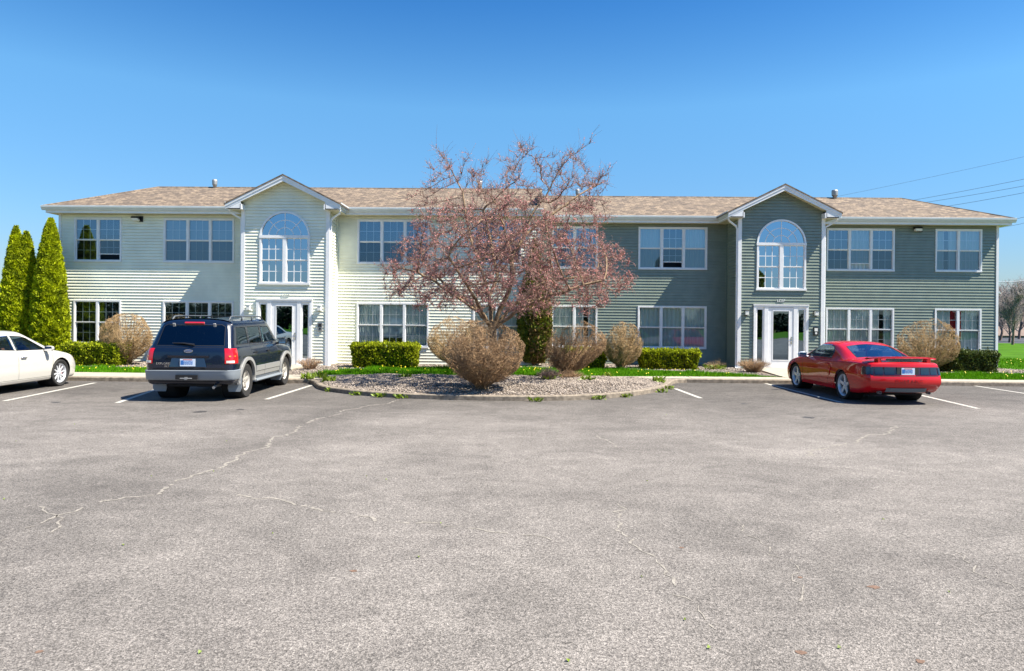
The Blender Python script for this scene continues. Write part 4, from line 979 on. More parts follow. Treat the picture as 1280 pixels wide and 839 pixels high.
for i, (px, py, z, lab) in enumerate(((505, 474.5, .15, 'small green sprout on the left part of the gravel'), (400, 472, .12, 'leafy green clump at the left end of the lawn by the path'), (410, 478, .11, 'green weed on the left tip of the gravel island'), (760, 473, .14, 'green weed patch on the right part of the gravel island'), (735, 478, .15, 'smaller green sprout right of the dark dry clump'), (824, 478, .12, 'green sprout at the right tip of the gravel island'), (385, 474, .11, 'weed at the kerb beside the left entrance path'))):
    x, y = G(px, py, z); k = 60; rg = np.random.default_rng(90+i); a = rg.uniform(0, 6.28, k); q = rg.uniform(0, .16, k)
    C = np.stack([np.cos(a)*q*1.2, np.sin(a)*q, rg.uniform(.0, .13, k)], 1); V, Fq = leaf_quads(C, rg.uniform(.04, .08, k), rg, unit(np.stack([np.cos(a)*.6, np.sin(a)*.6, np.full(k, 1.)], 1)), 3)
    o = np_obj('weed', V, Fq, M['weed']); o.location = (x, y, z); tag(o, lab, 'weed', 'green sprouts in the gravel')

# ------------------------------------------------------------ the budding tree: space colonisation
def budding_tree():
    rg = np.random.default_rng(77); Yt = 18.75; base = np.array(spot(617, Yt, .18)); 
    # crown volume measured as an outline (height fraction -> left, right extents), sampled in depth too
    def P(px, py, dy=0): q = at(px, py, Yt+dy); return np.array([q.x, q.y, q.z])
    rows = [(178, 640, 735), (200, 545, 760), (225, 520, 768), (250, 507, 770), (275, 500, 765), (300, 492, 772), (325, 478, 792), (350, 470, 796), (370, 478, 788), (385, 520, 770), (396, 600, 745)]
    A = []; cx = 633
    dens = {178: .10, 200: .22, 225: .38, 250: .8, 275: 1., 300: 1.1, 325: 1.25, 350: 1.15, 370: .8, 385: .28, 396: .08}
    for (y0, l0, r0_), (y1, l1, r1_) in zip(rows, rows[1:]):
        k = int(260*dens[y0]*(y1-y0)/25*((r0_-l0)/270))
        for _ in range(k):
            t = rg.random(); l = l0+(l1-l0)*t; r = r0_+(r1_-r0_)*t; py = y0+(y1-y0)*t; c = (l+r)/2; hw = (r-l)/2
            u = rg.uniform(-1, 1); w_ = rg.uniform(-1, 1)
            if u*u+w_*w_ > 1: continue
            A.append(P(c+u*hw, py, w_*2.9))
    A = np.array(A)
    nodes = [base]; par = [-1]
    def chain(start, pts):
        cur = start
        for p in pts:
            a = nodes[cur]; n_ = max(1, int(np.linalg.norm(p-a)/.17))
            for i in range(1, n_+1):
                nodes.append(a+(p-a)*i/n_+rg.normal(0, .012, 3)); par.append(cur); cur = len(nodes)-1
        return cur
    fork = chain(0, [P(616, 440), P(615, 412)])
    limbs = [[P(598, 388, -.2), P(566, 368, -.5), P(538, 348, -.6), P(505, 335, -.6)], [P(612, 370, .1), P(602, 340, .1), P(592, 310, 0), P(585, 285, .2), P(578, 240, .3)],
             [P(612, 370, .3), P(622, 345, .5), P(612, 300, .8), P(604, 262, .9)], [P(628, 380, -.1), P(640, 352, -.2), P(640, 322, -.2)], [P(640, 382, .2), P(664, 362, .3), P(690, 350, .5), P(740, 345, .8)],
             [P(650, 386, -.4), P(676, 374, -.9), P(712, 362, -1.3), P(755, 350, -1.5)], [P(590, 380, .6), P(560, 360, 1.2), P(530, 330, 1.6)], [P(600, 385, -.8), P(580, 350, -1.6), P(560, 320, -2.0)]]
    ends = []
    for i, l in enumerate(limbs):
        e = chain(fork, l); ends.append(e)
    e = chain(ends[3], [P(652, 300, -.1), P(668, 262, 0), P(682, 245, .1), P(700, 212, .1)]); chain(ends[3], [P(632, 290, -.3), P(620, 255, -.4)])
    chain(e, [P(712, 196, .1), P(736, 180, .2)]); chain(ends[1], [P(560, 205, .2), P(545, 185, .2)]); chain(ends[2], [P(648, 222, .4), P(655, 190, .4)])
    chain(e-10, [P(730, 240, .5), P(760, 225, .7)])
    N = np.array(nodes); N = list(N); pr = list(par); alive = np.ones(len(A), bool); Narr = np.array(N)
    d2 = ((A[:, None]-Narr[None])**2).sum(2); near = d2.argmin(1); nd = d2.min(1)
    for it in range(90):
        idx = np.where(alive & (nd < 1.6**2))[0]
        if len(idx) == 0: break
        grow = {}
        for i in idx: grow.setdefault(near[i], []).append(i)
        new = []
        for nn, lst in grow.items():
            if nn < 6: continue
            v = unit(A[lst]-Narr[nn]).sum(0)+rg.normal(0, .15, 3)+np.array([0, 0, .12]); v = unit(v); new.append((Narr[nn]+v*.15, nn))
        if not new: break
        P_ = np.array([q[0] for q in new]); st = len(Narr); Narr = np.concatenate([Narr, P_]); pr += [q[1] for q in new]
        d2 = ((A[:, None]-P_[None])**2).sum(2); m_ = d2.min(1); am = d2.argmin(1)+st; up = m_ < nd; nd = np.where(up, m_, nd); near = np.where(up, am, near)
        alive &= nd > .16**2
    n = len(Narr); pr = np.array(pr); kids = np.zeros(n, int); area = np.zeros(n)
    for i in range(n-1, 0, -1):
        area[i] += .0042**2.2 if kids[i] == 0 else 0
        area[pr[i]] += area[i]; kids[pr[i]] += 1
    rad = area**(1/2.2); rad = rad*(.125/rad[0]); rad = np.maximum(rad, .0045)
    i = np.arange(1, n); o0 = Narr[pr[i]]; o1 = Narr[i]; ra = np.minimum(rad[pr[i]], rad[i]*1.35); rb = rad[i]
    big = rb > .013
    root = tag(empty('budding_tree', tuple(base)), 'spreading bare tree with reddish-pink buds and several dark limbs on the gravel island', 'tree')
    V, Fq = tubes(o0[big]-base, o1[big]-base, ra[big], rb[big], 8); np_obj('trunk', V, Fq, M['bark'], root, smooth=True)
    sm = ~big
    tw = [(o0[sm], o1[sm], ra[sm], rb[sm])]
    # fine shoots on all thin wood
    thin = np.where(rad < .02)[0]; thin = thin[thin > 10]
    ns = 16500; src = rg.choice(thin, ns); d = unit(Narr[src]-Narr[pr[src]]); dirs = unit(d*.7+rg.normal(0, .75, (ns, 3))+np.array([0, 0, .22])); L_ = rg.uniform(.09, .36, ns)
    top = Narr[src][:, 2] > 4.9; L_ = np.where(top & (rg.random(ns) < .2), L_*1.8, L_); dirs[top] = unit(dirs[top]+np.array([0, 0, .6]))
    s0 = Narr[src]+rg.normal(0, .01, (ns, 3)); m_ = s0+dirs*L_[:, None]*.5; e_ = m_+unit(dirs+rg.normal(0, .3, (ns, 3)))*L_[:, None]*.5
    tw.append((s0, m_, np.full(ns, .0042), np.full(ns, .0032))); tw.append((m_, e_, np.full(ns, .0032), np.full(ns, .002)))
    P0, P1, a_, b_ = [np.concatenate([q[k] for q in tw]) for k in range(4)]
    V, Fq = tubes(P0-base, P1-base, a_, b_, 3); np_obj('twigs', V, Fq, M['barkdark'], root)
    # buds in small clusters along the shoots
    nb = 88000; wgt = rg.lognormal(0, .9, ns); q = rg.choice(ns, nb, p=wgt/wgt.sum()); keep = rg.random(nb) < np.where(top[q], .42, 1.0); q = q[keep]; nb = len(q); t = rg.random(nb)[:, None]; C = np.where(t < .5, s0[q]+(m_[q]-s0[q])*t*2, m_[q]+(e_[q]-m_[q])*(t*2-1))+rg.normal(0, .013, (nb, 3))
    V, Fq = leaf_quads(C-base, rg.uniform(.015, .034, nb), rg, None, 1.3); mi = (rg.random(nb) < .3).astype(int); np_obj('buds', V, Fq, [M['bud'], M['budgreen']], root, mi=mi)
    return root
budding_tree()

# ------------------------------------------------------------ far trees, far house, wires
def bare_tree(label, x, y, h, seed, group, spread=.32, name='bare_tree', dens=1.0):
    rg = np.random.default_rng(seed); P0, P1, r0, r1 = [], [], [], []; big = []
    def grow(p, d, L_, r, lv):
        n_ = 4; q = p
        for s_ in range(n_):
            d = unit(d+rg.normal(0, .10+.03*lv, 3)+np.array([0, 0, .06])); e = q+d*L_/n_; P0.append(q); P1.append(e); r0.append(r*(1-.15*s_)); r1.append(r*(1-.15*(s_+1))); big.append(lv < 1); q = e
            if lv < 4:
                for _ in range(2):
                    sp = unit(d+rg.normal(0, spread+.25, 3)+np.array([0, 0, .75])); grow(q, sp, L_*rg.uniform(.40, .62), r*(1-.15*s_)*.5, lv+1)
    grow(np.zeros(3), np.array([0, 0, 1.]), h*.62, h*.02, 0)
    P0, P1, r0, r1, big = map(np.array, (P0, P1, r0, r1, big)); z = max(P1[:, 2].max(), 1); P0 *= h/z; P1 *= h/z
    root = tag(empty(name, (x, y, .05)), label, 'tree', group); r0 = np.maximum(r0, .009); r1 = np.maximum(r1, .006)
    V, Fq = tubes(P0[big], P1[big], r0[big], r1[big], 6); np_obj('trunk', V, Fq, M['barkdark'], root)
    V, Fq = tubes(P0[~big], P1[~big], r0[~big], r1[~big], 3); np_obj('crown', V, Fq, M['fargrey'], root); return root
FG = 'bare trees beyond the lawn on the right'
for i, (px, Y, ytop, lab) in enumerate(((1266, 56, 352, 'bare tree with a dark trunk in front of the brown roofed house'), (1250, 70, 348, 'bare grey tree nearest the right wall corner, behind the brown roof'), (1290, 66, 330, 'taller bare tree at the right edge of the photo'), (1310, 60, 336, 'bare tree just outside the right edge beside the taller one'), (1274, 78, 345, 'pale bare tree between the other far ones'), (1240, 85, 356, 'bare tree mostly hidden behind the right wall'), (1258, 90, 350, 'thin bare tree far behind, just right of the wall corner'), (1282, 92, 338, 'tall thin bare tree far behind at the right edge'), (1262, 64, 362, 'short bare tree in front of the far ones'))):
    p = at(px, 400, Y); h = at(px, ytop, Y).z; bare_tree(lab, p.x, Y, h, 200+i, FG, dens=1.0)
# far brown-roofed house
p0, p1 = at(1225, 420, 82), at(1420, 420, 82); hr = empty('house', ((p0.x+p1.x)/2, 86, 0)); tag(hr, 'low distant house with a wide brown hipped roof beyond the lawn', 'house')
mb = MB(); mb.box(p0.x+.5, p1.x-.5, 83.6, 95, -.3, .33); mb.build('wall', M['farwall'], hr)
mb = MB(); z0 = .33; zr = at(1260, 396, 89).z; mb.poly([(p0.x, 83.1, z0), (p1.x, 83.1, z0), (p1.x-6, 89, zr), (p0.x+3, 89, zr)]); mb.poly([(p0.x, 96, z0), (p0.x, 83.1, z0), (p0.x+3, 89, zr)]); mb.poly([(p1.x, 83.1, z0), (p1.x, 96, z0), (p1.x-6, 89, zr)]); mb.poly([(p1.x, 96, z0), (p0.x, 96, z0), (p0.x+3, 89, zr), (p1.x-6, 89, zr)])
rf = mb.build('roof', M['farroof'], hr)
for px, py in ((1249, 407), (1263, 407)):
    q = at(px, py, 86); mb = MB(); mb.lathe([(.12, -.2), (.12, .35), (0, .35)], q, 'z', 8); o = mb.build('roof_vent', M['alu'], None); o.parent = rf
    for v in o.data.vertices: v.co -= wloc(hr)
# far hedgerow right and left of the building
def treeline(label, pts, h, seed, m, n, lf=(.35, .8)):
    rg = np.random.default_rng(seed); C = []
    P = [np.array(p) for p in pts]
    for _ in range(n):
        i = rg.integers(0, len(P)-1); t = rg.random(); b = P[i]+(P[i+1]-P[i])*t; hh = h*(.65+.25*math.sin(b[0]*.35+seed)+.15*math.sin(b[0]*1.1+b[1])); z = hh*rg.random()**.8
        C.append((b[0]+rg.normal(0, .8), b[1]+rg.normal(0, 1.2), max(.1, z)))
    V, Fq = leaf_quads(np.array(C), rg.uniform(*lf, n), rg); o = np_obj('tree_line', V, Fq, m); return tag(o, label, 'tree line', kind='stuff')
treeline('far brown-grey tree line at the left edge', [(-170, 95), (-60, 100), (-30, 110)], 5, 5, M['fargrey'], 9000)
treeline('far brown-grey tree line at the right edge', [(45, 120), (90, 110), (200, 100)], 7, 6, M['fargrey'], 12000)
# added behind the viewer for the panes to reflect: guessed lawn and evergreens
sheet('lawn', [(-90, -60), (90, -60), (90, -18), (-90, -18)], .01, M['farlawn'])
treeline('dark tree line across the lot, mirrored in the ground floor windows', [(-150, -75), (-30, -62), (50, -66), (150, -80)], 5, 8, mat('far_evergreen', (.03, .045, .02), .9, rand=.4), 70000, (.25, .6))
pr_ = arborvitae('evergreen_tree', 'dark evergreen across the lot mirrored in the entrance door', 'tree', (6.5, -21, 0), 7.5, 1.9, 51, n=9000, m=M['yew'], group='evergreens across the lot', leaf=(.12, .25))
for q, (x, y, s_) in enumerate(((-19, -22, 1.15), (-11.5, -20, .95), (15.5, -24, 1.2), (24, -21, 1.0), (-30, -24, 1.2))):
    c = copy_tree(pr_); c.location = (x, y, 0); c.scale = (s_, s_, s_)
    c['label'] = ['dark evergreen across the lot mirrored in the leftmost upper window', 'dark evergreen across the lot mirrored in the left door', 'tall dark evergreen across the lot, right of the door line', 'dark evergreen across the lot at the far right', 'dark evergreen across the lot at the far left'][q]
# overhead wires
WG = 'overhead power lines right of the roof'
for i, (a, b, Ya, Yb, r, lab) in enumerate((((1040, 247), (1280, 194), 75, 60, .012, 'highest and faintest overhead wire, above the others at the right'), ((1120, 254), (1280, 222), 70, 60, .018, 'second overhead wire from the top at the right'), ((1130, 257), (1280, 230.5), 70, 60, .018, 'third overhead wire, just under the second'), ((1150, 263), (1280, 239), 70, 60, .018, 'fourth overhead wire, meeting the roof slope'),
        ((1240, 277.5), (1280, 269.5), 62, 60, .018, 'wire leaving the roof corner at the right'), ((1240, 285.5), (1280, 277), 62, 60, .015, 'wire just under the roof corner'), ((1240, 352.5), (1280, 349), 60, 60, .035, 'thick cable crossing in front of the far bare trees'))):
    p, q = at(*a, Ya), at(*b, Yb); q = p+(q-p)*1.6; path = []
    for k in range(17):
        t = k/16; v = p.lerp(q, t); v.z -= 4*.25*t*(1-t)*(0 if i < 0 else .6); path.append(v)
    mb = MB(); mb.tube(path, r, 5); tag(mb.build('power_line', M['wire']), lab, 'power line', WG)
# ------------------------------------------------------------ cars
def cardinal(P, n, c=.36):
    """P list of np arrays; n subdivisions per span"""
    out = []
    for i in range(len(P)-1):
        p0, p1 = P[max(i-1, 0)], P[i]; p2, p3 = P[i+1], P[min(i+2, len(P)-1)]
        d = np.linalg.norm(p2-p1, axis=-1, keepdims=True)+1e-9
        l0 = np.linalg.norm(p1-p0, axis=-1, keepdims=True)+1e-9; l1 = np.linalg.norm(p3-p2, axis=-1, keepdims=True)+1e-9
        m1 = (p2-p0)*c*np.minimum(1, 2*d/(d+l0)); m2 = (p3-p1)*c*np.minimum(1, 2*d/(d+l1))
        for k in range(n):
            t = k/n; h1 = 2*t**3-3*t*t+1; h2 = t**3-2*t*t+t; h3 = -2*t**3+3*t*t; h4 = t**3-t*t
            out.append(p1*h1+m1*h2*2*.9+p2*h3+m2*h4*2*.9)
    out.append(P[-1]); return out
def body_bm(rows, nr=6, nc=4, rear_bulge=.06, front_bulge=.12):
    rows = [np.array(r, float) for r in rows]                      # (cols,3), y>=0, last col y=0
    G1 = cardinal(rows, nr); G1 = np.array(G1)                     # R x C x 3
    G2 = np.array(cardinal([G1[:, j] for j in range(G1.shape[1])], nc)).transpose(1, 0, 2)
    Rn, Cn = G2.shape[:2]; G2[:, -1, 1] = 0
    bm = bmesh.new(); L = [[bm.verts.new(G2[i, j]) for j in range(Cn)] for i in range(Rn)]
    Rr = [[bm.verts.new(G2[i, j]*np.array([1, -1, 1])) if j < Cn-1 else L[i][j] for j in range(Cn)] for i in range(Rn)]
    def face(*v):
        v = list(dict.fromkeys(v))
        if len(v) >= 3:
            try: bm.faces.new(v)
            except ValueError: pass
    for i in range(Rn-1):
        for j in range(Cn-1):
            face(L[i][j], L[i+1][j], L[i+1][j+1], L[i][j+1]); face(Rr[i][j], Rr[i][j+1], Rr[i+1][j+1], Rr[i+1][j])
    for e, sg, bl in ((0, -1, rear_bulge), (Rn-1, 1, front_bulge)):  # end caps as ladders
        K = 12; prev = None
        for j in range(Cn):
            p = G2[e, j]
            if j == Cn-1: row = [L[e][j]]*(K+1)
            else:
                row = [L[e][j]]
                for k in range(1, K):
                    t = 1-2*k/K; row.append(bm.verts.new((p[0]+sg*bl*(1-t*t)*min(1, p[1]/.6), p[1]*t, p[2])))
                row.append(Rr[e][j])
            if prev:
                for k in range(K):
                    if sg < 0: face(prev[k], row[k], row[k+1], prev[k+1])
                    else: face(prev[k], prev[k+1], row[k+1], row[k])
            prev = row
    for i in range(Rn-1): face(L[i][0], Rr[i][0], Rr[i+1][0], L[i+1][0])
    bmesh.ops.recalc_face_normals(bm, faces=bm.faces)
    return bm
def pip(poly, a, b):
    r = False; n = len(poly)
    for i in range(n):
        x1, y1 = poly[i]; x2, y2 = poly[(i+1) % n]
        if (y1 > b) != (y2 > b) and a < (x2-x1)*(b-y1)/(y2-y1)+x1: r = not r
    return r
AX = {'y': (0, 2), 'x': (1, 2), 'z': (0, 1)}
def region(bm, poly, axis, side, nmin=.15):
    """cut the outline through the shell on one side; returns the faces inside it"""
    i, j = AX[axis]; ax = 'xyz'.index(axis); xs = [p[0] for p in poly]; ys = [p[1] for p in poly]
    lo = (min(xs)-.02, min(ys)-.02); hi = (max(xs)+.02, max(ys)+.02)
    def ok(f):
        if f.normal[ax]*side < nmin: return False
        a = [v.co[i] for v in f.verts]; b = [v.co[j] for v in f.verts]
        return max(a) > lo[0] and min(a) < hi[0] and max(b) > lo[1] and min(b) < hi[1]
    bm.normal_update(); n = len(poly)
    for k in range(n):
        p, q = poly[k], poly[(k+1) % n]; no = [0, 0, 0]; no[i] = q[1]-p[1]; no[j] = -(q[0]-p[0]); co = [0, 0, 0]; co[i], co[j] = p
        fs = [f for f in bm.faces if ok(f)]; g = set()
        for f in fs: g.update(f.verts); g.update(f.edges); g.add(f)
        if Vector(no).length < 1e-6: continue
        bmesh.ops.bisect_plane(bm, geom=list(g), plane_co=co, plane_no=no, dist=1e-5)
    bm.normal_update(); out = []
    for f in bm.faces:
        if ok(f):
            c = f.calc_center_median()
            if pip(poly, c[i], c[j]): out.append(f)
    return out
def take(bm, faces, name, m, root, push=0.0):
    """lift faces out of the shell as a part"""
    vm = {}; V = []; Fc = []
    for f in faces:
        q = []
        for v in f.verts:
            if v not in vm: vm[v] = len(V); V.append(v.co-v.normal*push)
            q.append(vm[v])
        Fc.append(tuple(q))
    o = mesh_obj(name, V, Fc, m, root, True, local=True)
    bmesh.ops.delete(bm, geom=faces, context='FACES'); return o
def circ(cx, cz, r, n=22, flat=None): return [(cx+r*math.cos(2*math.pi*k/n), cz+r*math.sin(2*math.pi*k/n)) for k in range(n)]
def wheel(root, x, y, r, wdt, rr, spokes, mt_rim, style, side, caliper=False):
    e = empty('wheel', (x, y, r), 0, root); s = side                   # axis along y, outer face towards s
    mb = MB(); h = wdt/2; prof = [(rr, -h*.75), (rr+.012, -h*.86), (r*.93, -h), (r*.985, -h*.86), (r, -h*.6), (r, h*.6), (r*.985, h*.86), (r*.93, h), (rr+.012, h*.86), (rr, h*.75)]
    mb.lathe(prof, (0, 0, 0), 'y', 44); t = mb.build('tyre', M['tyre'], e, smooth=True, local=True, angle=35)
    mb = MB(); f = s*h*.72
    mb.lathe([(rr+.002, -s*h*.7), (rr-.012, -s*h*.6), (rr-.03, 0), (rr-.022, f*.7), (rr-.006, f), (rr+.006, f*1.12), (rr+.008, f*.9)], (0, 0, 0), 'y', 44)
    hub = rr*.27; dd = f*(.80 if style != 'deep' else .62)
    mb.lathe([(0, dd+s*.012), (hub*.45, dd+s*.012), (hub*.5, dd+s*.002), (hub, dd), (hub*1.05, dd-s*.03), (0, dd-s*.03)], (0, 0, 0), 'y', 24)
    for k in range(spokes):
        a = 2*math.pi*(k+.25)/spokes; ca, sa = math.cos(a), math.sin(a)
        w0, w1 = (rr*.16, rr*.10) if style == 'slim' else ((rr*.34, rr*.24) if style == 'deep' else (rr*.30, rr*.26))
        r0, r1 = hub*.8, rr-.012; th = .022; d0, d1 = dd, f*.86
        P = []
        for (q, wq, dq) in ((r0, w0, d0), ((r0+r1)/2, (w0+w1)/2*.86, (d0+d1)/2), (r1, w1, d1)):
            for sg in (-1, 1):
                P.append((q*ca-sg*wq/2*sa, dq, q*sa+sg*wq/2*ca)); P.append((q*ca-sg*wq/2*1.15*sa, dq-s*th, q*sa+sg*wq/2*1.15*ca))
        ids = [mb.v(*p) for p in P]
        for b in (0, 4):
            mb.f(ids[b], ids[b+2], ids[b+6], ids[b+4]); mb.f(ids[b], ids[b+4], ids[b+5], ids[b+1]); mb.f(ids[b+2], ids[b+3], ids[b+7], ids[b+6])
    for k in range(5):
        a = 2*math.pi*k/5; mb.lathe([(0, dd+s*.018), (.011, dd+s*.016), (.012, dd)], (hub*.72*math.cos(a), 0, hub*.72*math.sin(a)), 'y', 6)
    mb.build('rim', mt_rim, e, smooth=True, local=True, angle=30)
    mb = MB(); mb.lathe([(0, -s*h*.2), (rr*.80, -s*h*.2), (rr*.80, -s*h*.32), (0, -s*h*.32)], (0, 0, 0), 'y', 30); mb.build('brake_disc', M['brake'], e, local=True)
    mb = MB(); mb.lathe([(0, -s*h*.5), (rr-.02, -s*h*.5)], (0, 0, 0), 'y', 20); mb.build('hub_backing', M['dark'], e, local=True)
    if caliper:
        mb = MB(); mb.lathe([(rr*.55, -s*h*.12), (rr*.9, -s*h*.12), (rr*.9, -s*h*.4), (rr*.55, -s*h*.4), (rr*.55, -s*h*.12)], (0, 0, 0), 'y', 8, -.25, .85, close=False); mb.build('brake_caliper', M['redpaint'], e, local=True)
    return e
def arch(root, x, z, r, yo, yi, s):
    mb = MB(); mb.lathe([(r, s*yo), (r*1.0, s*yi), (0.05, s*yi)], (x, 0, z), 'y', 24); return mb.build('wheel_well', M['dark'], root, smooth=True, local=True)
class Surf:
    def __init__(s, bm):
        s.t = BVHTree.FromBMesh(bm)
    def side(s, x, z, sg):
        h = s.t.ray_cast(Vector((x, sg*3, z)), Vector((0, -sg, 0))); return h[0].y if h[0] else sg*.9
    def rear(s, y, z):
        h = s.t.ray_cast(Vector((-4, y, z)), Vector((1, 0, 0))); return h[0].x if h[0] else -2.3
    def polar(s, cx, cy, z, a, sg, off):
        d = Vector((-math.cos(a), sg*math.sin(a), 0)); h = s.t.ray_cast(Vector((cx, cy, z))+d*3, -d)
        return tuple((h[0] if h[0] else Vector((cx, cy, z))+d*.4)+d*off)
    def front(s, y, z):
        h = s.t.ray_cast(Vector((4, y, z)), Vector((-1, 0, 0))); return h[0].x if h[0] else 2.3
    def top(s, x, y):
        h = s.t.ray_cast(Vector((x, y, 3)), Vector((0, 0, -1))); return h[0].z if h[0] else 1
def side_strip(mb, S_, sg, pts, off, thick):
    """closed outline in x,z laid on the body side with thickness"""
    top = []; bot = []
    for x, z in pts:
        y = S_.side(x, z, sg); top.append(mb.v(x, y+sg*off, z)); bot.append(mb.v(x, y-sg*thick, z))
    return top, bot
def band(mb, S_, sg, A, B, off, inn=.02):
    """band between polylines A and B (x,z lists of the same length) on the side surface"""
    ya = [(mb.v(x, S_.side(x, z, sg)+sg*off, z), mb.v(x, S_.side(x, z, sg)-sg*inn, z)) for x, z in A]; yb = [(mb.v(x, S_.side(x, z, sg)+sg*off, z), mb.v(x, S_.side(x, z, sg)-sg*inn, z)) for x, z in B]
    for k in range(len(A)-1):
        mb.f(ya[k][0], ya[k+1][0], yb[k+1][0], yb[k][0]); mb.f(ya[k][0], ya[k][1], ya[k+1][1], ya[k+1][0]); mb.f(yb[k][0], yb[k+1][0], yb[k+1][1], yb[k][1])
    mb.f(ya[0][0], yb[0][0], yb[0][1], ya[0][1]); mb.f(ya[-1][0], ya[-1][1], yb[-1][1], yb[-1][0])
def seam(bm_surf, root, pts, sg, m, w=.007, name='door_seam'):
    mb = MB(); 
    D = []
    for a, b in zip(pts, pts[1:]):
        k = max(1, int(math.dist(a, b)/.08))
        for i in range(k): D.append((a[0]+(b[0]-a[0])*i/k, a[1]+(b[1]-a[1])*i/k))
    D.append(pts[-1]); L_, R_ = [], []
    for i, p in enumerate(D):
        a, b = D[max(i-1, 0)], D[min(i+1, len(D)-1)]; t = Vector((b[0]-a[0], b[1]-a[1])).normalized(); n_ = Vector((-t.y, t.x))*w/2
        L_.append((p[0]+n_.x, p[1]+n_.y)); R_.append((p[0]-n_.x, p[1]-n_.y))
    for k in range(len(D)-1):
        q = [(x, bm_surf.side(x, z, sg)+sg*.0025, z) for x, z in (L_[k], L_[k+1], R_[k+1], R_[k])]; mb.quad(*q)
    return mb
def paintmat(name, col, flake=.0, rough=.25, coat=1.0):
    m = mat(name, col, rough, spec=.3, coat=coat, metal=flake); return m
M['tyre'] = mat('tyre_rubber', (.022, .021, .020), .85, var=.2, vscale=12); M['brake'] = mat('brake_metal', (.25, .23, .21), .4, metal=.9)
M['redpaint'] = paintmat('red_caliper', (.6, .01, .01)); M['alloy'] = mat('alloy_rim', (.62, .64, .67), .3, metal=.25); M['alloydull'] = mat('dull_alloy_rim', (.50, .47, .42), .4, metal=.2)
M['suvblue'] = paintmat('dark_blue_paint', (.004, .009, .024), .0, coat=.75); M['silver'] = mat('silver_cladding', (.36, .355, .34), .45, metal=.25); M['bumper'] = mat('grey_bumper', (.24, .27, .30), .5, metal=.15)
M['redcar'] = mat('deep_red_paint', (.48, .004, .008), .5, spec=.1, coat=1); M['white'] = paintmat('pearl_white_paint', (.52, .50, .45), .0)
M['tail'] = mat('red_lens', (.55, .008, .015), .12, coat=1); M['amber'] = mat('amber_lens', (.65, .25, .02), .15, coat=1); M['clearlens'] = mat('clear_lens', (.7, .68, .6), .1, coat=1)
M['smoke'] = mat('smoked_red_lens', (.035, .004, .006), .06, coat=1); M['seat'] = mat('seat_cloth', (.16, .15, .14), .9); M['lightseat'] = mat('light_seat_cloth', (.30, .28, .25), .8); M['rubber'] = mat('window_rubber', (.012, .012, .013), .5)
M['plate'] = mat('number_plate', (.62, .70, .82), .4); M['plateblue'] = mat('plate_blue', (.04, .16, .45), .4); M['platered'] = mat('plate_red', (.5, .08, .05), .4); M['emblem'] = mat('blue_emblem', (.03, .09, .28), .2, coat=1)
def seats(root, xs, zt, y=.36, m=None, w_=.24):
    for x, rear in xs:
        for s in ((-1, 1) if not rear else (0,)):
            mb = MB(); hw = w_ if not rear else .58; yy = s*y
            mb.prism([(x, yy-hw, .38), (x+.5, yy-hw, .40), (x+.5, yy-hw, .52), (x+.08, yy-hw, .52), (x-.12, yy-hw, zt-.17), (x-.22, yy-hw, zt-.17), (x-.08, yy-hw, .38)], (0, 2*hw, 0))
            o = mb.build('seat', m or M['seat'], root, local=True)
            for hy in ((0,) if not rear else (-.33, .33)):
                mb = MB(); mb.obox((x-.17, yy+hy, zt-.08), (.045, 0, 0), (0, .12, 0), (-.01, 0, .075)); h_ = mb.build('headrest', m or M['seat'], None, local=True); h_.parent = o
def finish(bm, name, m, root, ang=38, extra=()):
    me = bpy.data.meshes.new(name); bm.normal_update(); bm.to_mesh(me); me.materials.append(m)
    for q in extra: me.materials.append(q)
    me.polygons.foreach_set('use_smooth', [True]*len(me.polygons)); me.set_sharp_from_angle(angle=R(ang)); o = bpy.data.objects.new(name, me); COL.objects.link(o); o.parent = root; return o
def plate(root, x, y, z, w_, h_, tilt=0, seed=1):
    e = empty('number_plate', (x, y, z), 0, root); e.rotation_euler = (0, tilt, 0)
    mb = MB(); mb.box(-.006, 0, -w_/2, w_/2, -h_/2, h_/2); mb.build('plate_panel', M['plate'], e, local=True)
    mb = MB(); rg = random.Random(seed); n_ = 6
    for k in range(n_):                                      # embossed characters, unreadable at this distance
        yy = w_*.40-w_*.66*k/(n_-1)-.005; u = w_*.036
        if k == 0: continue
        for q in (-1, 1): mb.box(-.008, -.006, yy+q*u-.004, yy+q*u+.004, -h_*.24, h_*.24)
        for q in rg.sample((-1, 0, 1), 2): mb.box(-.0082, -.006, yy-u, yy+u, q*h_*.21-.005, q*h_*.21+.005)
    mb.build('characters', M['plateblue'], e, local=True)
    mb = MB(); mb.box(-.0075, -.006, w_*.26, w_*.46, -h_*.30, h_*.30); mb.build('state_emblem', M['plateblue'], e, local=True)
    mb = MB(); mb.box(-.0076, -.006, -w_*.3, w_*.3, h_*.33, h_*.44); mb.build('state_band', M['platered'], e, local=True)
def txt(root, nm, body, size, loc, m, sp=1.0, rz=-90):
    return text_obj(nm, body, size, loc, m, root, rot=(R(90), 0, R(rz)), ext=.002, spacing=sp)
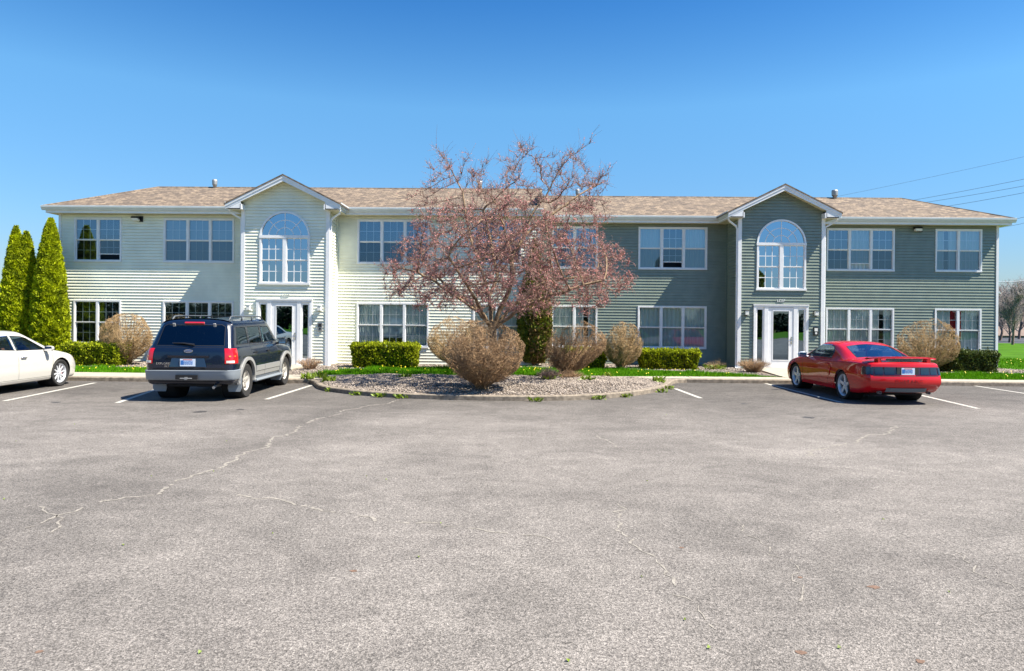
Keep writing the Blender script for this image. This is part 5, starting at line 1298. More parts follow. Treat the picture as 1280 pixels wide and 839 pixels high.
def mirror(root, x, z, ysurf, sg, m, sz=(.07, .12, .075), arm=.06):
    mb = MB(); cy = ysurf+sg*(arm+sz[1]); n_ = 8; seg = 14; rings = []
    for i in range(n_+1):
        t = math.pi*i/n_; rr = math.sin(t); ring = []
        for j in range(seg):
            a = 2*math.pi*j/seg; ca, sa = math.cos(a), math.sin(a); ca = math.copysign(abs(ca)**.7, ca); sa = math.copysign(abs(sa)**.7, sa)
            ring.append(mb.v(x+sz[0]*rr**.6*ca*(1.15 if ca > 0 else .35), cy-sz[1]*math.cos(t), z+sz[2]*rr**.6*sa))
        rings.append(ring)
    for i in range(n_):
        for j in range(seg): mb.f(rings[i][j], rings[i][(j+1) % seg], rings[i+1][(j+1) % seg], rings[i+1][j])
    mb.tube([(x+.02, ysurf-sg*.03, z-sz[2]*.8), (x+.02, cy-sg*sz[1]*.5, z-sz[2]*.5)], .028, 8)
    o = mb.build('wing_mirror', m, root, smooth=True, local=True, angle=50)
    mb = MB(); mb.box(x-sz[0]*.38, x-sz[0]*.36, cy-sz[1]*.8, cy+sz[1]*.8, z-sz[2]*.75, z+sz[2]*.75); g = mb.build('mirror_glass', M['chrome'], o, local=True)

# ---- dark blue off-roader ------------------------------------------------
def suv(loc, rz):
    root = tag(empty('off_roader', loc, rz), 'dark blue off-roader with silver cladding and roof rack, parked nose-in before the left entrance', 'car', 'cars parked along the kerb')
    T = [(.80, .34), (.87, .37), (.905, .56), (.912, .84), (.895, 1.02), (.868, 1.11), (.85, 1.145), (.745, 1.60), (.665, 1.695), (.35, 1.745), (0, 1.755)]
    def row(x, f=None, **k): return [[x if not isinstance(x, (list, tuple)) else x[j], *T[j]] for j in range(11)]
    rows = [
        [[-2.24, .74, .42], [-2.27, .79, .46], [-2.29, .815, .60], [-2.29, .82, .85], [-2.275, .81, 1.03], [-2.25, .79, 1.105], [-2.23, .775, 1.14], [-2.00, .675, 1.585], [-1.95, .60, 1.67], [-1.92, .33, 1.72], [-1.91, 0, 1.73]],
        [[-2.2, .80, .36], [-2.21, .865, .40], [-2.22, .885, .58], [-2.22, .89, .85], [-2.20, .875, 1.03], [-2.18, .85, 1.11], [-2.16, .835, 1.145], [-1.93, .73, 1.60], [-1.87, .65, 1.69], [-1.84, .35, 1.738], [-1.83, 0, 1.748]],
        row(-1.9), row(-1.4), row(-.6), row(0.1),
        [[.42, *T[j]] if j < 7 else [[.46, .735, 1.585], [.45, .655, 1.68], [.44, .34, 1.735], [.44, 0, 1.745]][j-7] for j in range(11)],
        [[.8, .80, .34], [.8, .87, .37], [.8, .905, .56], [.8, .912, .84], [.82, .895, 1.02], [.9, .868, 1.10], [.95, .845, 1.135], [1.08, .79, 1.15], [1.13, .68, 1.17], [1.20, .36, 1.19], [1.22, 0, 1.195]],
        [[1.35, .80, .34], [1.35, .87, .37], [1.35, .905, .56], [1.35, .912, .84], [1.37, .892, .99], [1.4, .85, 1.06], [1.42, .80, 1.085], [1.44, .72, 1.10], [1.45, .60, 1.11], [1.46, .3, 1.13], [1.46, 0, 1.135]],
        [[1.9, .79, .34], [1.9, .86, .37], [1.9, .895, .56], [1.9, .90, .82], [1.9, .87, .95], [1.92, .82, 1.01], [1.94, .77, 1.03], [1.95, .70, 1.04], [1.96, .58, 1.05], [1.97, .3, 1.065], [1.97, 0, 1.07]],
        [[2.18, .66, .36], [2.22, .72, .42], [2.26, .77, .56], [2.27, .78, .80], [2.25, .75, .91], [2.22, .71, .97], [2.21, .67, .985], [2.20, .60, .995], [2.19, .5, 1.0], [2.18, .27, 1.01], [2.18, 0, 1.015]]]
    bm = body_bm(rows, rear_bulge=.055); S_ = Surf(bm.copy())
    WB = 1.435; wr = .375
    for x in (-WB, WB):
        for s in (-1, 1):
            fs = region(bm, circ(x, .40, .44), 'y', s); bmesh.ops.delete(bm, geom=fs, context='FACES')
    wins_ = [('rear_quarter_window', [(-1.94, 1.185), (-1.20, 1.185), (-1.20, 1.57), (-1.78, 1.57)], 'glass_tint'),
             ('rear_door_window', [(-1.13, 1.185), (-.30, 1.185), (-.30, 1.58), (-1.09, 1.575)], 'glass_suv'),
             ('front_door_window', [(-.23, 1.185), (.74, 1.185), (.68, 1.25), (.42, 1.53), (.36, 1.565), (-.23, 1.58)], 'glass_suv')]
    for s in (-1, 1):
        for nm, pl, gm in wins_:
            fs = region(bm, pl, 'y', s); r_ = bmesh.ops.inset_region(bm, faces=fs, thickness=.016, depth=0, use_even_offset=True)
            for f in r_['faces']: f.material_index = 1
            take(bm, [f for f in fs if f.is_valid], nm, M[gm], root, .006)
    fs = region(bm, [(-.70, 1.17), (.70, 1.17), (.64, 1.58), (.56, 1.625), (-.56, 1.625), (-.64, 1.58)], 'x', -1)
    r_ = bmesh.ops.inset_region(bm, faces=fs, thickness=.014, depth=0)
    for f in r_['faces']: f.material_index = 1
    take(bm, fs, 'rear_window', M['glass_tint'], root, .004)
    fs = region(bm, [(.46, -.62), (1.06, -.72), (1.16, 0), (1.06, .72), (.46, .62)], 'z', 1); fs = [f for f in fs if f.normal.x > .25]; take(bm, fs, 'windscreen', M['glass_car'], root, .004)
    finish(bm, 'body', M['suvblue'], root, extra=[M['rubber']])
    for x in (-WB, WB):
        for s in (-1, 1): arch(root, x, .40, .44, .87, .50, s)
    mb = MB(); mb.box(-2.1, 2.1, -.5, .5, .30, .36); mb.build('underbody', M['dark'], root, local=True)
    mb = MB(); mb.box(-1.9, 1.1, -.83, .83, .40, .44); mb.build('floor', M['seat'], root, local=True)
    seats(root, ((-.05, False), (-.95, True)), 1.42, m=M['lightseat'])
    # flares
    for s in (-1, 1):
        for x in (-WB, WB):
            mb = MB(); n_ = 26; A = []; B = []
            a0, a1 = (R(-8), R(188))
            for k in range(n_+1):
                a = a0+(a1-a0)*k/n_; A.append((x+.435*math.cos(a), .40+.435*math.sin(a))); B.append((x+.515*math.cos(a), .40+.505*math.sin(a)))
            A = [(p, max(q, .33)) for p, q in A]; B = [(p, max(q, .33)) for p, q in B]
            band(mb, S_, s, A, B, .030, .03); mb.build('wheel_flare', M['silver'], root, local=True)
        # lower door cladding, with a groove
        for (xa, xb) in ((-.90, -.32), (-.30, .84)):
            mb = MB(); nn = 12; xs = [xa+(xb-xa)*k/nn for k in range(nn+1)]
            band(mb, S_, s, [(x, .44) for x in xs], [(x, .53) for x in xs], .018); band(mb, S_, s, [(x, .545) for x in xs], [(x, .665) for x in xs], .024)
            mb.build('door_cladding', M['silver'], root, local=True)
        # running board
        mb = MB(); mb.prism([(-.98, s*.80, .30), (-.98, s*.955, .315), (-.98, s*.965, .335), (-.98, s*.955, .36), (-.98, s*.80, .37)], (1.95, 0, 0)); mb.build('running_board', M['bumper'], root, local=True)
        # mud flaps
        for x in (-WB-.42, WB-.43):
            mb = MB(); mb.prism([(x, s*.66, .17), (x, s*.90, .17), (x, s*.93, .24), (x, s*.935, .48), (x, s*.68, .48), (x, s*.64, .25)], (-.02, 0, 0)); mb.build('mud_flap', M['bumper'], root, local=True)
        # door seams and handles
        for pts in (((-1.14, 1.60), (-1.16, 1.16), (-1.14, .95), (-.98, .72)), ((-.265, 1.60), (-.265, .66), (-.28, .44)), ((.86, 1.11), (.88, .66), (.84, .46)), ((-1.16, 1.155), (.86, 1.135))):
            seam(S_, root, pts, s, M['dark']).build('door_seam', M['dark'], root, local=True)
        for x in (-1.0, -.12):
            y = S_.side(x, .98, s); mb = MB(); mb.box(x-.0, x+.17, min(y-.01*s, y+.028*s), max(y-.01*s, y+.028*s), .965, .995); mb.build('door_handle', M['black'], root, local=True)
        mirror(root, .74, 1.19, S_.side(.74, 1.13, s), s, M['black'], sz=(.08, .10, .085))
    # rear lamps wrapping the corners
    for s in (-1, 1):
        mb = MB()
        zs_ = [.76+.36*k/8 for k in range(9)]
        def wrap(z, u):                                   # u 0..1 around the corner
            return S_.polar(-1.9, s*.5, z, R(30+41*u), s, .010)
        def grid(z0, z1, name, m, u0=0, u1=1, off=0):
            mb = MB(); nu, nz = 12, 6; I = []
            for a in range(nu+1):
                u = u0+(u1-u0)*a/nu; I.append([mb.v(*(Vector(wrap(z0+(z1-z0)*b/nz, u))+Vector((-off if u < .5 else -off*.4, s*off*(0 if u < .4 else 1), 0)))) for b in range(nz+1)])
            for a in range(nu):
                for b in range(nz): mb.f(I[a][b], I[a+1][b], I[a+1][b+1], I[a][b+1])
            return mb.build(name, m, None, smooth=True, local=True)
        l_ = grid(.80, 1.12, 'tail_light', M['tail']); l_.parent = root
        a_ = grid(.815, .865, 'reversing_lens', M['clearlens'], .08, .55, .004); a_.parent = l_
        for u in (.28, .62):
            q = grid(.945, .97, 'lamp_bulb', M['amber'], u-.07, u+.05, .004); q.parent = l_
    # rear bumper: wrapped bar
    mb = MB(); n_ = 28; P = []
    for k in range(n_+1):
        t = -1+2*k/n_; y = .93*math.copysign(min(1, abs(t)*1.13), t); a = max(0, abs(t)*1.13-.86)/.27; x = -2.40+.05*abs(t)**2+.42*(a**1.6 if a > 0 else 0); P.append((x, y))
    prof = [(.0, .66), (-.015, .655), (.0, .60), (.015, .49), (.05, .455), (.14, .45), (.14, .665)]
    ids = [[mb.v(x+dx*(1 if abs(y) < .9 else .2), y*(1-(dx if abs(y) > .8 else 0)*.5), z) for dx, z in prof] for x, y in P]
    for a, b in zip(ids, ids[1:]):
        for j in range(len(prof)): mb.f(a[j], a[(j+1) % len(prof)], b[(j+1) % len(prof)], b[j])
    mb.f(*ids[0]); mb.f(*ids[-1][::-1])
    bp_ = mb.build('rear_bumper', M['bumper'], root, smooth=True, local=True, angle=40)
    mb = MB(); mb.box(-2.36, -2.18, -.80, .80, .663, .676); q = mb.build('step_pad', M['black'], bp_, local=True)
    mb = MB(); mb.box(-2.425, -2.30, -.22, .22, .475, .57); q = mb.build('hitch_recess', M['dark'], bp_, local=True)
    mb = MB(); mb.tube([(-2.2, 0, .50), (-2.45, 0, .50)], .038, 4, square=True); mb.tube([(-2.44, -.12, .50), (-2.44, .12, .50)], .012, 6); mb.build('tow_hitch', M['steel'], root, local=True)
    mb = MB(); mb.tube([(-1.2, -.45, .30), (-2.15, -.50, .33), (-2.33, -.52, .30)], .03, 10); mb.build('exhaust_pipe', M['steel'], root, local=True)
    mb = MB(); mb.tube([(-1.435, -.7, .375), (-1.435, .7, .375)], .05, 8); mb.obox((-1.435, 0, .36), (.13, 0, 0), (0, .14, 0), (0, 0, .12)); mb.box(-1.0, -.3, -.35, .35, .26, .36); mb.build('rear_axle', M['dark'], root, local=True)
    # tailgate details
    def rx(y, z, o=.0): return S_.rear(y, z)-o
    mb = MB()                                             # shallow plate recess, seams
    for (a, b, w_) in (((-.72, 1.135), (.72, 1.135), .008), ((-.73, .70), (.73, .70), .01)):
        for k in range(12):
            y0, y1 = a[0]+(b[0]-a[0])*k/12, a[0]+(b[0]-a[0])*(k+1)/12; mb.quad((rx(y0, a[1], .002), y0, a[1]-w_), (rx(y1, a[1], .002), y1, a[1]-w_), (rx(y1, a[1]+w_, .002), y1, a[1]+w_), (rx(y0, a[1]+w_, .002), y0, a[1]+w_))
    for s in (-1, 1):
        mb.quad((rx(.655, .70, .003), s*.655, .70), (rx(.66, .70, .003), s*.664, .70), (rx(.66, 1.13, .003), s*.664, 1.13), (rx(.655, 1.13, .003), s*.655, 1.13))
    mb.build('tailgate_seam', M['dark'], root, local=True)
    mb = MB(); I = []
    for k in range(11):
        y = -.42+.84*k/10; I.append([mb.v(rx(y, .985, .018), y, .99), mb.v(rx(y, .965, .024), y, .965), mb.v(rx(y, .93, .004), y, .925)])
    for a, b in zip(I, I[1:]): mb.f(a[0], b[0], b[1], a[1]); mb.f(a[1], b[1], b[2], a[2])
    mb.build('tailgate_handle_moulding', M['suvblue'], root, smooth=True, local=True)
    mb = MB(); mb.prism([(rx(.0, .75, .004), -.38, .735), (rx(.0, .75, .004), .38, .735), (rx(0, .92, .004), .33, .915), (rx(0, .92, .004), -.33, .915)], (-.001, 0, 0)); mb.build('plate_recess', M['plate_recess'], root, local=True)
    plate(root, rx(0, .82, .012), .0, .825, .31, .155, seed=4)
    mb = MB(); n_ = 20; c_ = (rx(0, 1.06, .012), 0, 1.065)
    mb.lathe([(1, 0)], c_, 'x', 4); mb = MB()
    o_ = [mb.v(c_[0]-.004, .088*math.cos(2*math.pi*k/n_), c_[2]+.036*math.sin(2*math.pi*k/n_)) for k in range(n_)]; i_ = [mb.v(c_[0]+.02, .09*math.cos(2*math.pi*k/n_), c_[2]+.038*math.sin(2*math.pi*k/n_)) for k in range(n_)]
    mb.f(*o_)
    for k in range(n_): mb.f(o_[k], i_[k], i_[(k+1) % n_], o_[(k+1) % n_])
    em = mb.build('oval_badge', M['chrome'], root, local=True)
    mb = MB(); mb.f(*[mb.v(c_[0]-.006, .078*math.cos(2*math.pi*k/n_), c_[2]+.028*math.sin(2*math.pi*k/n_)) for k in range(n_)]); mb.build('badge_field', M['emblem'], em, local=True)
    q = txt(root, 'badge_lettering', 'Ford', .052, (c_[0]-.008, 0, c_[2]), M['chrome'])
    txt(root, 'lettering', 'EXPLORER', .062, (rx(.44, .79, .012), .49, .80), M['chrome'], 1.12); txt(root, 'lettering', 'XLT', .05, (rx(.44, .74, .012), .43, .745), M['chrome'], 1.1)
    mb = MB(); mb.obox((rx(0, 1.64)-.012, 0, 1.648), (.016, 0, .008), (0, .20, 0), (-.004, 0, .017)); mb.build('high_brake_light', M['tail'], root, local=True)
    for s in (-1, 1):
        mb = MB(); mb.obox((rx(.42, 1.60)-.012, s*.42, 1.60), (.012, 0, .004), (0, .025, 0), (-.018, 0, .04)); mb.build('window_hinge', M['silver'], root, local=True)
    mb = MB(); mb.tube([(rx(.1, 1.19)-.03, -.10, 1.195), (rx(.1, 1.22)-.03, .12, 1.225), (rx(.35, 1.23)-.025, .36, 1.228)], [.022, .014, .008], 8); mb.build('rear_wiper', M['black'], root, local=True)
    # roof rack
    for s in (-1, 1):
        mb = MB(); zt = 1.80; mb.tube([(-1.75, s*.60, 1.70), (-1.62, s*.60, zt-.01), (-1.4, s*.60, zt), (.2, s*.60, zt), (.36, s*.60, zt-.015), (.46, s*.60, 1.695)], [.022, .018, .016, .016, .018, .022], 8)
        for x in (-.95, -.3): mb.tube([(x, s*.60, 1.70), (x, s*.60, zt)], .018, 8)
        mb.build('roof_rail', M['rail'], root, smooth=True, local=True)
    for x in (-1.2, -.1):
        mb = MB(); mb.obox((x, 0, 1.795), (.03, 0, 0), (0, .60, 0), (0, 0, .009)); mb.build('roof_crossbar', M['black'], root, local=True)
    # headlights, front end
    for s in (-1, 1):
        mb = MB(); mb.obox((2.19, s*.60, .87), (.06, -s*.03, 0), (0, .14, 0), (0, 0, .085)); mb.build('headlight', M['clearlens'], root, local=True)
    mb = MB(); mb.box(2.24, 2.36, -.78, .78, .42, .66); mb.build('front_bumper', M['bumper'], root, local=True)
    mb = MB(); mb.box(2.25, 2.30, -.42, .42, .74, .94); mb.build('grille', M['black'], root, local=True)
    for x in (-WB, WB):
        for s in (-1, 1): wheel(root, x, s*.775, wr, .25, .215, 5, M['alloydull'], 'broad', s)
    return root
M['rail'] = mat('dark_rail', (.08, .09, .10), .5); M['plate_recess'] = paintmat('plate_recess_blue', (.02, .05, .10), rough=.35); M['glass_suv'] = glass('suv_door_glass', (.30, .34, .33), .10, facing=.85)
sx_, sy_ = cw(-7.05, 17.10); suv((sx_, sy_, 0), R(90)+YAW+R(1.8)).scale = (1.02, 1.045, 1.03)

# ---- red coupe ------------------------------------------------------------
def coupe(loc, rz):
    root = tag(empty('coupe', loc, rz), 'glossy red two-door coupe with rear spoiler and smoked tail lights, parked at the right entrance', 'car', 'cars parked along the kerb')
    T = [(.76, .19), (.85, .21), (.885, .34), (.90, .52), (.905, .70), (.89, .83), (.86, .885), (.68, 1.215), (.59, 1.29), (.32, 1.328), (0, 1.338)]
    def row(x, dy=0, tz=None): return [[x, T[j][0]+(dy if 1 < j < 6 else 0), T[j][1]] for j in range(11)]
    rows = [
        [[-2.22, .60, .30], [-2.30, .72, .34], [-2.36, .79, .44], [-2.37, .80, .58], [-2.33, .785, .70], [-2.31, .765, .84], [-2.30, .75, .885], [-2.29, .70, .915], [-2.29, .58, .93], [-2.29, .3, .945], [-2.29, 0, .95]],
        [[-2.08, .68, .24], [-2.12, .82, .27], [-2.18, .865, .42], [-2.2, .875, .58], [-2.16, .87, .71], [-2.15, .845, .85], [-2.15, .825, .90], [-2.15, .72, .935], [-2.15, .58, .95], [-2.15, .3, .965], [-2.15, 0, .97]],
        [[-1.75, .76, .20], [-1.75, .86, .22], [-1.75, .905, .40], [-1.75, .925, .56], [-1.75, .925, .71], [-1.75, .895, .86], [-1.75, .86, .915], [-1.75, .76, .955], [-1.75, .60, .975], [-1.75, .3, .995], [-1.75, 0, 1.0]],
        [[-1.3, .76, .19], [-1.3, .86, .21], [-1.3, .91, .38], [-1.3, .935, .55], [-1.3, .932, .71], [-1.3, .90, .86], [-1.3, .86, .915], [-1.40, .77, .975], [-1.50, .62, .995], [-1.60, .3, 1.012], [-1.63, 0, 1.018]],
        [[-.85, .76, .19], [-.85, .85, .21], [-.85, .895, .34], [-.85, .91, .52], [-.85, .912, .70], [-.85, .89, .84], [-.85, .858, .895], [-.80, .70, 1.145], [-.72, .59, 1.235], [-.66, .32, 1.285], [-.65, 0, 1.295]],
        row(-.35), row(.05),
        [[.35, *T[j]] if j < 7 else [[.24, .68, 1.19], [.22, .585, 1.265], [.20, .32, 1.305], [.20, 0, 1.315]][j-7] for j in range(11)],
        [[.85, .76, .19], [.85, .85, .21], [.85, .885, .34], [.85, .90, .52], [.85, .905, .70], [.86, .885, .82], [.88, .855, .87], [.98, .80, .895], [1.05, .65, .915], [1.12, .33, .935], [1.14, 0, .94]],
        [[1.35, .76, .19], [1.35, .86, .21], [1.35, .895, .36], [1.35, .915, .52], [1.35, .912, .68], [1.36, .88, .79], [1.37, .83, .825], [1.38, .76, .84], [1.38, .62, .85], [1.38, .3, .885], [1.38, 0, .89]],
        [[1.8, .72, .19], [1.8, .84, .21], [1.8, .88, .34], [1.8, .895, .50], [1.8, .87, .63], [1.8, .83, .70], [1.8, .78, .73], [1.8, .72, .745], [1.8, .58, .765], [1.8, .3, .80], [1.8, 0, .805]],
        [[2.03, .62, .21], [2.08, .68, .24], [2.12, .72, .36], [2.12, .72, .48], [2.10, .69, .58], [2.08, .64, .64], [2.07, .6, .66], [2.06, .54, .67], [2.05, .45, .68], [2.05, .25, .695], [2.05, 0, .70]]]
    bm = body_bm(rows, rear_bulge=.105, front_bulge=.14); S_ = Surf(bm.copy()); WB = 1.287; wr = .325
    for x in (-WB, WB):
        for s in (-1, 1):
            fs = region(bm, circ(x, .345, .365), 'y', s); bmesh.ops.delete(bm, geom=fs, context='FACES')
    side = [(-.64, .932), (.745, .922), (.66, .985), (.34, 1.19), (.14, 1.245), (-.28, 1.255), (-.50, 1.22), (-.63, 1.10)]
    quarter = [(-1.02, .97), (-.70, .95), (-.69, 1.08), (-.80, 1.09)]
    for s in (-1, 1):
        fs = region(bm, side, 'y', s); r_ = bmesh.ops.inset_region(bm, faces=fs, thickness=.03, depth=0)
        for f in r_['faces']: f.material_index = 1
        take(bm, [f for f in fs], 'side_window', M['glass_car'], root, .006)
    # rear window: broad and sloping
    fs = region(bm, [(-1.50, -.66), (-.80, -.56), (-.70, 0), (-.80, .56), (-1.50, .66), (-1.60, .3), (-1.62, 0), (-1.60, -.3)], 'z', 1); r_ = bmesh.ops.inset_region(bm, faces=fs, thickness=.02, depth=0)
    for f in r_['faces']: f.material_index = 1
    take(bm, fs, 'rear_window', M['glass_rear'], root, .004)
    fs = region(bm, [(.24, -.58), (.92, -.74), (1.06, -.3), (1.08, 0), (1.06, .3), (.92, .74), (.24, .58), (.22, 0)], 'z', 1); take(bm, fs, 'windscreen', M['glass_car'], root, .004)
    finish(bm, 'body', M['redcar'], root, extra=[M['rubber']])
    for x in (-WB, WB):
        for s in (-1, 1): arch(root, x, .345, .365, .86, .52, s)
    mb = MB(); mb.box(-1.9, 1.9, -.55, .55, .17, .22); mb.build('underbody', M['dark'], root, local=True)
    mb = MB(); mb.box(-1.5, 1.0, -.80, .80, .30, .33); mb.build('floor', M['seat'], root, local=True)
    mb = MB(); mb.box(-1.65, -1.02, -.66, .66, .80, .85); mb.build('parcel_shelf', M['seat'], root, local=True)
    mb = MB(); mb.prism([(.70, -.8, .6), (1.05, -.8, .6), (1.0, -.8, .88), (.75, -.8, .88)], (0, 1.6, 0)); mb.build('dashboard', M['seat'], root, local=True)
    mb = MB(); mb.lathe([(.17, 0), (.185, .0), (.185, .02), (.17, .02), (.17, 0)], (.55, .38, .80), 'x', 20); mb.build('steering_wheel', M['black'], root, local=True)
    seats(root, ((-.20, False), (-.85, True)), 1.12, m=M['lightseat'])
    for s in (-1, 1):
        for pts in (((-.64, .93), (-.63, .60), (-.55, .34), (-.5, .26)), ((.80, .90), (.84, .70), (.82, .40), (.78, .24)), ((-.64, .905), (.80, .885)), ((-.55, .23), (.80, .23))):
            seam(S_, root, pts, s, M['dark'], .008).build('door_seam', M['dark'], root, local=True)
        y = S_.side(-.50, .79, s); mb = MB(); mb.box(-.60, -.44, min(y-.01*s, y+.016*s), max(y-.01*s, y+.016*s), .775, .805); mb.build('door_handle', M['redcar'], root, local=True)
        # side scoop ahead of the rear wheel, and the body crease
        mb = MB(); A = [(-.78, .72), (-.70, .62), (-.66, .52)]; B = [(-.68, .76), (-.60, .64), (-.60, .50)]; band(mb, S_, s, A, B, .016); mb.build('side_scoop', M['redcar'], root, local=True)
        # sill skirt
        mb = MB(); nn = 12; xs = [-.86+1.66*k/nn for k in range(nn+1)]; band(mb, S_, s, [(x, .215) for x in xs], [(x, .30) for x in xs], .02); mb.build('sill_skirt', M['redcar'], root, local=True)
        mirror(root, .62, .95, S_.side(.62, .90, s), s, M['mirror_shell'], sz=(.085, .12, .075), arm=.03)
        mb = MB(); mb.obox((1.02, S_.side(1.02, .64, s)+s*.003, .64), (.028, 0, 0), (0, .002, 0), (0, 0, .022)); mb.build('fender_badge', M['chrome'], root, local=True)
    # tail lights: three tall lenses each in a black housing
    for s in (-1, 1):
        def wr_(u, z):
            return S_.polar(-1.95, s*.50, z, R(-33+99*u), s, .007)
        def g(u0, u1, z0, z1, nm, m, off=0, par=None):
            mb = MB(); nu, nz = 12, 4; I = [[mb.v(*(Vector(wr_(u0+(u1-u0)*a/nu, z0+(z1-z0)*b/nz))+Vector((-off, s*off*(1 if u1 > .75 else 0), 0)))) for b in range(nz+1)] for a in range(nu+1)]
            for a in range(nu):
                for b in range(nz): mb.f(I[a][b], I[a+1][b], I[a+1][b+1], I[a][b+1])
            o = mb.build(nm, m, None, smooth=True, local=True); o.parent = par or root; return o
        h_ = g(0, 1, .655, .835, 'tail_light', M['smoke'])
        for a, b in ((.10, .34), (.38, .60), (.64, .93)): g(a, b, .672, .82, 'lens', M['smokelens'], .006, h_)
    mb = MB(); x0 = S_.rear(0, .74)
    mb.prism([(x0-.012, -.245, .655), (x0-.012, .245, .655), (x0-.012, .245, .835), (x0-.012, -.245, .835)], (.03, 0, 0)); mb.build('plate_recess', M['panel'], root, local=True)
    plate(root, x0-.018, .0, .745, .30, .15, seed=9)
    # spoiler on pedestals
    mb = MB(); n_ = 24; I = []
    for k in range(n_+1):
        t = -1+2*k/n_; y = .76*t; x = -2.27+.13*t*t; z = 1.035-.035*abs(t)**3; I.append([mb.v(x-.10, y, z-.004), mb.v(x-.095, y, z+.026), mb.v(x+.02, y, z+.028), mb.v(x+.12, y, z-.004), mb.v(x+.02, y, z-.016)])
    for a, b in zip(I, I[1:]):
        for j in range(5): mb.f(a[j], a[(j+1) % 5], b[(j+1) % 5], b[j])
    mb.f(*I[0]); mb.f(*I[-1][::-1])
    for s in (-1, 1): mb.prism([(-2.30, s*.56-.04, .93), (-2.13, s*.56-.04, .94), (-2.16, s*.56-.04, 1.03), (-2.30, s*.56-.04, 1.035)], (0, .08, 0))
    sp_ = mb.build('spoiler', M['redcar'], root, smooth=True, local=True, angle=40)
    mb = MB(); mb.box(-2.30, -2.26, -.40, .40, .975, 1.015); mb.build('high_brake_light', M['panel'], root, local=True)  # black strip stands for the shaded gap beneath the spoiler
    # bumper lower valance, lettering, exhausts
    mb = MB(); n_ = 14; I = []
    for k in range(n_+1):
        y = -.46+.92*k/n_; q = .0 if 0 < k < n_ else .02
        I.append([mb.v(S_.rear(y, .40)-.006+q, y, .375), mb.v(S_.rear(y, .34)-.03+q, y, .33), mb.v(S_.rear(y, .33)-.01+q, y, .285), mb.v(S_.rear(y, .33)+.1, y, .27)])
    for a, b in zip(I, I[1:]):
        for j in range(3): mb.f(a[j], b[j], b[j+1], a[j+1])
    mb.build('rear_valance', M['valance'], root, local=True)
    mb = MB()
    for k in range(14):                                    # crease line across the bumper
        y0, y1 = -.74+1.48*k/14, -.74+1.48*(k+1)/14; mb.quad((S_.rear(y0, .635)-.004, y0, .630), (S_.rear(y1, .635)-.004, y1, .630), (S_.rear(y1, .645)-.004, y1, .642), (S_.rear(y0, .645)-.004, y0, .642))
    mb.build('bumper_seam', M['dark'], root, local=True)
    txt(root, 'lettering', 'MUSTANG', .10, (S_.rear(0, .53)-.004, 0, .525), M['redletter'], 1.5)
    for s in (-1, 1):
        mb = MB(); mb.lathe([(.03, .10), (.034, 0), (.03, -.0), (.026, .03), (.026, .1)], (-2.33, s*.56, .265), 'x', 14); mb.build('exhaust_tip', M['steel'], root, local=True)
    for s in (-1, 1):
        mb = MB(); mb.obox((1.96, s*.58, .60), (.12, -s*.06, -.02), (0, .10, 0), (0, 0, .055)); mb.build('headlight', M['clearlens'], root, local=True)
    for x in (-WB, WB):
        for s in (-1, 1): wheel(root, x, s*.775, .335, .235, .252, 5, M['alloy'], 'deep', s)
    return root
M['glass_rear'] = glass('rear_car_glass', (.50, .60, .68), .24, facing=.7); M['mirror_shell'] = paintmat('pale_mirror_shell', (.55, .60, .68)); M['smokelens'] = mat('dark_lens', (.010, .014, .02), .05, coat=1)
M['panel'] = mat('blackout_panel', (.012, .016, .022), .2, coat=1); M['valance'] = mat('grey_valance', (.10, .13, .16), .35); M['redletter'] = mat('embossed_letters', (.12, .004, .008), .3)
cx_, cy_ = cw(8.86, 17.80); coupe((cx_, cy_, 0), R(90)+YAW+R(.8)).scale = (1.02, 1.0, 1.025)

